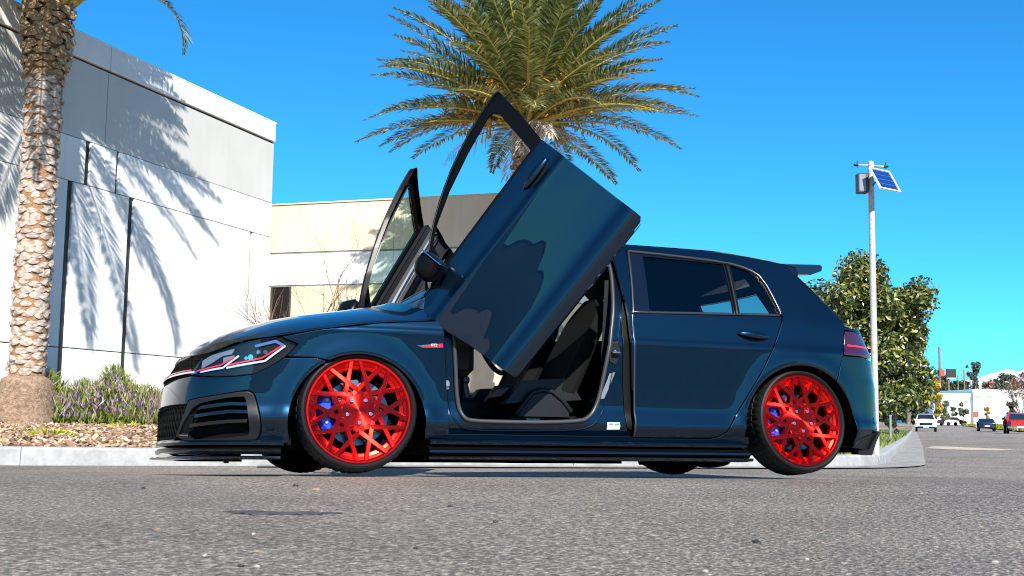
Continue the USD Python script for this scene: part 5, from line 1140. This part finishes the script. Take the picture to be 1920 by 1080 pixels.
        for s_ in (-1, 1): part(V_, 'tail_light', box([s_ * .74, -2.81, .68], [s_ * .93, -2.74, 1.04], .01), 'lamp_red', smooth=False); part(V_, 'door_mirror', box([s_ * .95, .7, 1.15], [s_ * 1.15, .82, 1.36], .03), 'satin_black', smooth=False)
    if plate: part(V_, 'number_plate', box([-.26, -2.36 if kind != 'pickup' else -2.94, .52], [.26, -2.30 if kind != 'pickup' else -2.915, .64]) if kind != 'suv' else box([-.26, 2.28, .42], [.26, 2.32, .54]), 'plate', smooth=False)
    for s_ in (-1, 1):
        for (y0, y1) in ({'suv': ((-1.75, -.7), (-.62, .55)), 'sedan': ((-1.1, -.35), (-.28, .55)), 'pickup': ((-.4, .6),)}[kind]):
            zt_ = {'suv': 1.58, 'sedan': 1.33, 'pickup': 1.66}[kind]; zb2 = beltz + .04; xo = lambda zz: s_ * (hw * (1 - .24 * np.clip((zz - beltz) / (zmax - beltz), 0, 1)) + .004)
            a = np.array([(xo(zb2), y0, zb2), (xo(zb2), y1, zb2), (xo(zt_), y1 - .25, zt_), (xo(zt_), y0 + .1, zt_)]); part(V_, 'side_window', trimesh.convex.convex_hull(np.vstack([a, a - [s_ * .03, 0, 0]])), 'car_glass', smooth=False)
    return V_
X, _ = px(1736, 800, 112); vehicle('parked_suv', 'white sport utility vehicle parked facing us along the left kerb', X, 112., AZ + math.pi, 'van_white', 'suv')
X, _ = px(1849, 800, 132); vehicle('parked_car', 'black sedan parked at the right kerb seen from behind', X, 132., AZ, 'paint_black', 'sedan')
X, _ = px(1908, 806, 100); vehicle('parked_pickup', 'red pickup truck parked at the right edge of the street', X, 100., AZ, 'paint_red', 'pickup')
X, _ = px(1774, 785, 205); vehicle('parked_car', 'tiny white car far down the street by the pale building', X, 205., AZ + math.pi, 'van_white', 'sedan', plate=False)
X, _ = px(1785, 786, 190); vehicle('parked_car', 'tiny dark red car far down the street beside the small trees', X, 190., AZ + .9, 'paint_maroon', 'sedan', plate=False)
#X, _ = px(1706, 792, 96); vehicle('parked_car', 'silver car half hidden under the trees left of the white vehicle', X - 1.5, 96., AZ + 1.2, 'paint_silver', 'sedan', plate=False)

# ------------------------------------------------------------------ far buildings, poles, trees, hills
def slab_building(name, label, x0, x1, ytop, ybase, Y, depth, mat_, extras=()):
    a, zt = px(x0, ytop, Y); b, _ = px(x1, ytop, Y); zb = px(x0, ybase, Y)[1] - 1.0
    B = thing(name, label, 'building', loc=(a, Y, zb)); w = b - a; h = zt - zb; k = max(2, int(w / 6))
    part(B, 'wall_core', box([.05, .1, 0], [w - .05, depth, h - .15]), 'joint_dark', smooth=False)
    for i in range(k): part(B, 'wall_panel', box([w * i / k + .02, 0, 0], [w * (i + 1) / k - .02, .12, h - .55], .01), mat_, smooth=False)
    part(B, 'parapet', box([-.1, -.08, h - .52], [w + .1, depth, h], .02), mat_, smooth=False)
    for xx, zz, ww, hh in extras:
        part(B, 'vent_louvre', box([xx * w - ww / 2, -.03, zz * h - hh / 2], [xx * w + ww / 2, .05, zz * h + hh / 2]), 'slot_grey', smooth=False)
    for sx in (0, w - .12): part(B, 'side_wall', box([sx, .12, 0], [sx + .12, depth, h - .55]), mat_, smooth=False)
    part(B, 'loading_door', box([w * .36, -.03, 0], [w * .36 + 3.2, .02, 3.6]), 'wall_grey', smooth=False)
    return B
slab_building('pale_building', 'lower white building at the far left end of the street', 1748, 1819, 737, 785, 199, 30, 'wall_white', ((.28, .62, 1.0, .35), (.62, .72, 1.0, .35)))
slab_building('pale_building', 'taller white building at the far right end of the street', 1824, 1960, 730, 788, 203, 30, 'wall_white', ((.08, .80, 1.1, .5), (.22, .80, 1.1, .5)))
grain('wood_pole', (.14, .09, .06), (.26, .18, .12), 8, .9); plain('board_dark', (.012, .012, .014), .5); plain('sign_red', (.38, .07, .04), .5)
def utility(name, label, x, yt, yb, Y, r, arms=()):
    X, zt = px(x, yt, Y); zb = px(x, yb, Y)[1]; U_ = thing(name, label, 'utility pole', loc=(X, Y, zb - 1))
    part(U_, 'pole', tube([(0, 0, -.5), (0, 0, (zt - zb) / 2 + 1), (0, 0, zt - zb + 1)], [r, r * .9, r * .7], 10), 'wood_pole', smooth=True)
    for h in arms: part(U_, 'crossarm', box([-1.2, -.06, zt - zb + 1 - h], [1.2, .06, zt - zb + 1 - h + .14]), 'wood_pole', smooth=False)
utility('utility_pole', 'tallest wooden pole left of the dark billboard', 1761, 650, 780, 260, .30, (.8,))
utility('utility_pole', 'short wooden pole just right of the dark billboard', 1796, 703, 780, 262, .17)
utility('utility_pole', 'short wooden pole beside the tall wispy tree', 1807.5, 694, 780, 264, .19, (.5,))
X, zt = px(1783, 692, 255); bb = thing('billboard', 'dark rectangular billboard on a single post seen above the pale building', 'billboard', loc=(X, 255., zt)); part(bb, 'board', box([-1.05, -.2, -1.85], [1.05, .2, 0], .03), 'board_dark', smooth=False); part(bb, 'catwalk', box([-1.0, -.6, -2.1], [.85, .2, -1.95]), 'plate', smooth=False); part(bb, 'post', tube([(-.6, 0, -12), (-.6, 0, -1.8)], .2, 10), 'wood_pole', smooth=True)
X, zt = px(1766, 694, 257); sb = thing('tall_sign', 'small reddish panel on a post left of the dark billboard', 'sign', loc=(X, 257., zt)); part(sb, 'panel', box([-.45, -.12, -1.7], [.55, .12, 0], .03), 'sign_red', smooth=False); part(sb, 'post', tube([(0, .3, -12), (0, .3, -.8)], .12, 8), 'wood_pole', smooth=True)
X, zt = px(1891, 716, 150); lp = thing('street_lamp', 'thin curved grey street lamp before the taller white building', 'street lamp', loc=(X, 150., zt)); part(lp, 'mast', tube(chaikin([(.5, 0, -5.6), (.45, 0, -.6), (.2, 0, -.1), (-.25, 0, 0)], 2, False), .06, 8), 'panel_frame', smooth=True); part(lp, 'lamp_head', box([-.5, -.08, -.06], [-.15, .08, .06], .02), 'panel_frame', smooth=False)
def far_tree(name, label, x, yt, yb, Y, wpx, leaf, n, size, seed, lobes=9, th=.25, group=None, cat='tree', shape=.6):
    X, zt = px(x, yt, Y); zb = px(x, yb, Y)[1]; tree(name, label, X, Y, zt - zb, wpx / 2200 * Y, leaf, n, size, seed, th, .012 * (zt - zb) + .05, lobes, z0=zb, group=group, cat=cat, shape=shape)
far_tree('eucalyptus_tree', 'tall wispy blue-green tree rising above the pale buildings', 1822, 678, 790, 290, 34, 'eucalyptus_leaf', 1500, .75, 61, 16, .42, shape=.2)
for i, (x, yt, w, lf) in enumerate(((1752, 690, 26, 'dark_leaf'), (1770, 712, 30, 'dark_leaf'), (1787, 713, 26, 'dark_leaf'), (1803, 716, 22, 'dark_leaf'), (1840, 714, 24, 'rust_leaf'), (1856, 712, 22, 'dark_leaf'), (1870, 701, 34, 'dark_leaf'), (1888, 706, 28, 'dark_leaf'), (1903, 695, 34, 'dark_leaf'))):
    lab = ['dark tree at the left end of the row behind the pale buildings', 'dark tree behind the red panel', 'dark tree below the billboard', 'dark tree between the two short wooden poles', 'rusty brown tree right of the tall wispy tree', 'small dark tree above the left part of the taller pale building', 'broad dark tree with the highest crown above the taller pale building', 'dark tree behind the street lamp', 'dark tree at the right edge behind the bare tree'][i]
    far_tree('background_tree', lab, x, yt, 790, 300 + 6 * i, w * 1.9, lf, 2600, .9, 70 + i, 30, .02, shape=.1)
for x_, yt_, lab_ in ((1658, 742, 'far dark tree filling the gap left of the trunks on the lawn'), (1692, 738, 'far dark tree filling the gap between the trunks on the lawn'), (1722, 744, 'far dark tree just left of the white parked vehicle')): far_tree('background_tree', lab_, x_, yt_, 790, 150, 46, 'dark_leaf', 2600, .5, 300 + x_, 26, .02, shape=.1)
far_tree('small_tree', 'small round green tree before the lower pale building', 1806, 754, 788, 170, 24, 'olive_leaf', 900, .35, 91, 9, .3)
far_tree('small_tree', 'smaller pale green tree left of its round neighbour', 1786, 762, 788, 172, 16, 'olive_leaf', 600, .35, 92, 7, .3)
far_tree('yellow_bush', 'yellow-green rounded bush behind the black sedan', 1850, 765, 795, 150, 20, 'yellow_leaf', 700, .3, 93, 8, .1, cat='bush')
far_tree('dark_shrub', 'dark shrub beside the bare tree at the right', 1895, 752, 797, 130, 30, 'dark_leaf', 1600, .35, 94, 16, .02, cat='bush')
X, zt = px(1830, 772, 165); fl = thing('street_sign', 'small orange-red sign by the far kerb', 'sign', loc=(X, 165., zt)); part(fl, 'panel', box([-.35, -.03, -.8], [.35, .03, 0], .02), 'sign_red', smooth=False); part(fl, 'post', tube([(0, .05, -2.2), (0, .05, -.3)], .04, 8), 'panel_frame', smooth=True)
bt = thing('bare_tree', 'leafless reddish tree at the right edge of the picture', 'tree'); X, zt = px(1912, 700, 105); zb = px(1912, 800, 105)[1]
part(bt, 'trunk', tube([(X, 105, zb - .3), (X + .05, 105, zb + 1.2)], [.16, .11], 8), 'bark', smooth=True); part(bt, 'branches', cat_(branches((X, 105., zb + .8), 4.6, .6, 15, 4, .06, (3, 4), 5)), 'bare_twig', smooth=True)
part(bt, 'dry_leaves', leafcloud([(X + dx, 105, zz, .8, .8, .9) for dx, zz in ((-.3, zt - .8), (.5, zt - .6), (.9, zt - 1.2), (0.1, zt - 1.5))], 900, .2, 16), 'rust_leaf', isl=4)
# strip of grass and kerb on the far side of the street
def strip_poly(pts, w): return LineString(pts).buffer(w, cap_style=2)
far_kerb = [(px(1905, 800, 128)[0] + .5, 128.), (px(1868, 797, 150)[0], 150.), (px(1832, 795, 168)[0], 168.), (px(1802, 793, 185)[0], 185.)]
fkx, fky = np.array(far_kerb).T
verge = Polygon(np.vstack([np.c_[fkx, fky], np.c_[fkx + 9, fky + 5][::-1]])).buffer(0)
leaf_look('verge_grass', [(0, (.14, .17, .02)), (.6, (.26, .27, .04)), (1, (.36, .33, .08))], .2)
sheet('verge', verge, 'lawn_soil', road_z, 2., dz=.14)
top('verge_grass', blades(5000, verge, .35, 17, .05, lambda x, y: road_z(x, y) + .12), 'verge_grass', kind='stuff', isl=3)
# snowy mountains
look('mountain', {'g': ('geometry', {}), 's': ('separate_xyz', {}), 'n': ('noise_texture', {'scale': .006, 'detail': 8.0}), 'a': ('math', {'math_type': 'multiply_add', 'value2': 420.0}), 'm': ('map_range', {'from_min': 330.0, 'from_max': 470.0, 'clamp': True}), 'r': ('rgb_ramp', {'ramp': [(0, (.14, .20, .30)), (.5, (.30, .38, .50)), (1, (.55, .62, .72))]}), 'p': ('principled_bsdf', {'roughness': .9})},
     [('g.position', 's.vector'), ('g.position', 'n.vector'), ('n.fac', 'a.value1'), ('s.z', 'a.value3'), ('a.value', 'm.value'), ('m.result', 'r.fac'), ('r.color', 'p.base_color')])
az_ = np.linspace(-1.2, 1.2, 400); rows = []
for q in np.linspace(0, 1, 26):
    R_ = 7000 + 2600 * q; x, y = R_ * np.sin(az_), R_ * np.cos(az_); nz = meshkit.fbm(np.stack([az_ * 16 + q, 0 * az_ + q * 5, 0 * az_ + 3], -1), 5, 9)
    env = (1 - abs(q * 2 - 1)) ** .8; h = env * (120 + 270 * nz) * np.interp(az_, [-1.2, -.2, .3, .375, .40, .43, .6, 1.2], [.7, .8, 1.0, 1.06, 1.12, .98, .9, .6]); rows.append(np.stack([x, y, h - 8], -1))
mt = grid_mesh(np.array(rows)); mt.invert() if mt.face_normals[:, 2].sum() < 0 else None
top('snowy_mountains', mt, 'mountain', kind='structure', smooth=True)

# ------------------------------------------------------------------ debris on the asphalt
plain('stone_dark', (.02, .02, .022), .6); plain('leaf_tan', (.45, .30, .10), .7); plain('stone_pale', (.30, .28, .26), .8); grain('scrap', (.012, .013, .014), (.07, .068, .065), 40, .8)
def debris(name, label, x, y, size, mat_, seed, flat=.5, group=None, cat='stone'):
    q = np.array([(x - 960) / 2200, (540 - y) / 2200, 1.]); d = q[0] * _right + q[1] * _up + q[2] * _f; Yv = np.linspace(1.2, 6, 4000); g = d[2] / d[1] * Yv + CAMZ - road_z(d[0] / d[1] * Yv, Yv); i = np.argmax(g < 0); Y = Yv[i]
    r = np.random.default_rng(seed); m_ = trimesh.creation.icosphere(1, 1.); v = m_.vertices * (1 + r.normal(0, .16, (len(m_.vertices), 1))) * [size, size * .6, size * flat]
    top(name, xf(trimesh.Trimesh(v, m_.faces, process=False), R=rotz(r.uniform(-.4, .4)), t=(d[0] / d[1] * Y, Y, float(road_z(d[0] / d[1] * Y, Y)) + size * flat * .5)), mat_, label, cat, group=group, smooth=False)
for i, (x, y, s, mt_, lab) in enumerate((
    (269, 917, .016, 'stone_dark', 'small dark stone on the asphalt below the front bumper'), (554, 912, .018, 'stone_dark', 'dark stone on the asphalt below the front wheel'), (1418, 1019, .016, 'stone_dark', 'glossy black pebble in the right half of the near asphalt'),
    (1804, 951, .016, 'stone_dark', 'dark crumb on the asphalt below the red front wheel') if 0 else (844, 951, .014, 'stone_dark', 'dark crumb on the asphalt right of the flat black scrap'), (929, 980, .012, 'stone_dark', 'dark grit on the asphalt under the door opening'), (452, 1063, .010, 'stone_dark', 'dark pebble at the lower edge left of centre'), (779, 1029, .009, 'stone_dark', 'dark pebble at the lower edge near the middle'),
    (591, 918, .024, 'leaf_tan', 'tan leaf fragment on the asphalt below the front wheel'), (482, 1034, .012, 'leaf_tan', 'brown leaf crumb low on the asphalt left of centre'), (297, 992, .012, 'leaf_tan', 'yellow leaf crumb on the asphalt at lower left'), (1840, 989, .014, 'leaf_tan', 'yellow leaf crumb on the asphalt at lower right'), (1108, 951, .012, 'leaf_tan', 'tan crumb on the asphalt below the sill'),
    (475, 1003, .009, 'stone_pale', 'white pebble below the flat black scrap'), (482, 1064, .009, 'stone_pale', 'white pebble at the lower edge left of centre'), (1513, 1050, .008, 'stone_pale', 'white pebble at the lower edge right of centre'), (1865, 1056, .011, 'stone_pale', 'pale pebble in the lower right corner'), (384, 1043, .008, 'stone_pale', 'white pebble low at the left'), (1324, 1074, .009, 'stone_pale', 'pale pebble on the bottom edge right of the middle'))):
    debris('pebble' if mt_ != 'leaf_tan' else 'leaf_crumb', lab, x, y, s * .62, mt_, 200 + i, .18 if mt_ == 'leaf_tan' else .6, 'litter on the asphalt', 'stone' if mt_ != 'leaf_tan' else 'leaf')
r_ = np.random.default_rng(8); t_ = np.linspace(0, 2 * np.pi, 34, endpoint=False)
rag = np.c_[.165 * np.cos(t_) * (1 + r_.normal(0, .06, 34)), .045 * np.sin(t_) * (1 + r_.normal(0, .35, 34)) + .012 * np.cos(2 * t_)]
Xs, _ = px(530, 955, 3.52); g_ = xf(prism(Polygon(rag).buffer(0), .0, .0035), t=(Xs, 3.52, float(road_z(Xs, 3.52)) + .001)); top('flat_scrap', g_, 'scrap', 'flat torn dark scrap lying on the asphalt before the front wheel', 'scrap', smooth=False)
# long low building across the street, behind the viewer: seen only mirrored in the paint
Bq = thing('low_building', 'long low building across the street behind the viewer, mirrored in the car doors', 'building', loc=(0, -46, -.3))
for k, (x0, x1, h) in enumerate(((-70, -8, 3.7), (-7.9, 16, 4.6), (16.1, 44, 5.6), (44.1, 78, 7.6))):
    part(Bq, 'wall_section', box([x0, -14, 0], [x1, 0, h], .1), 'wall_cream', smooth=False)
    part(Bq, 'roof_edge', box([x0 - .05, -14.1, h], [x1 + .02, .1, h + .12], .03), 'joint_dark', smooth=False)
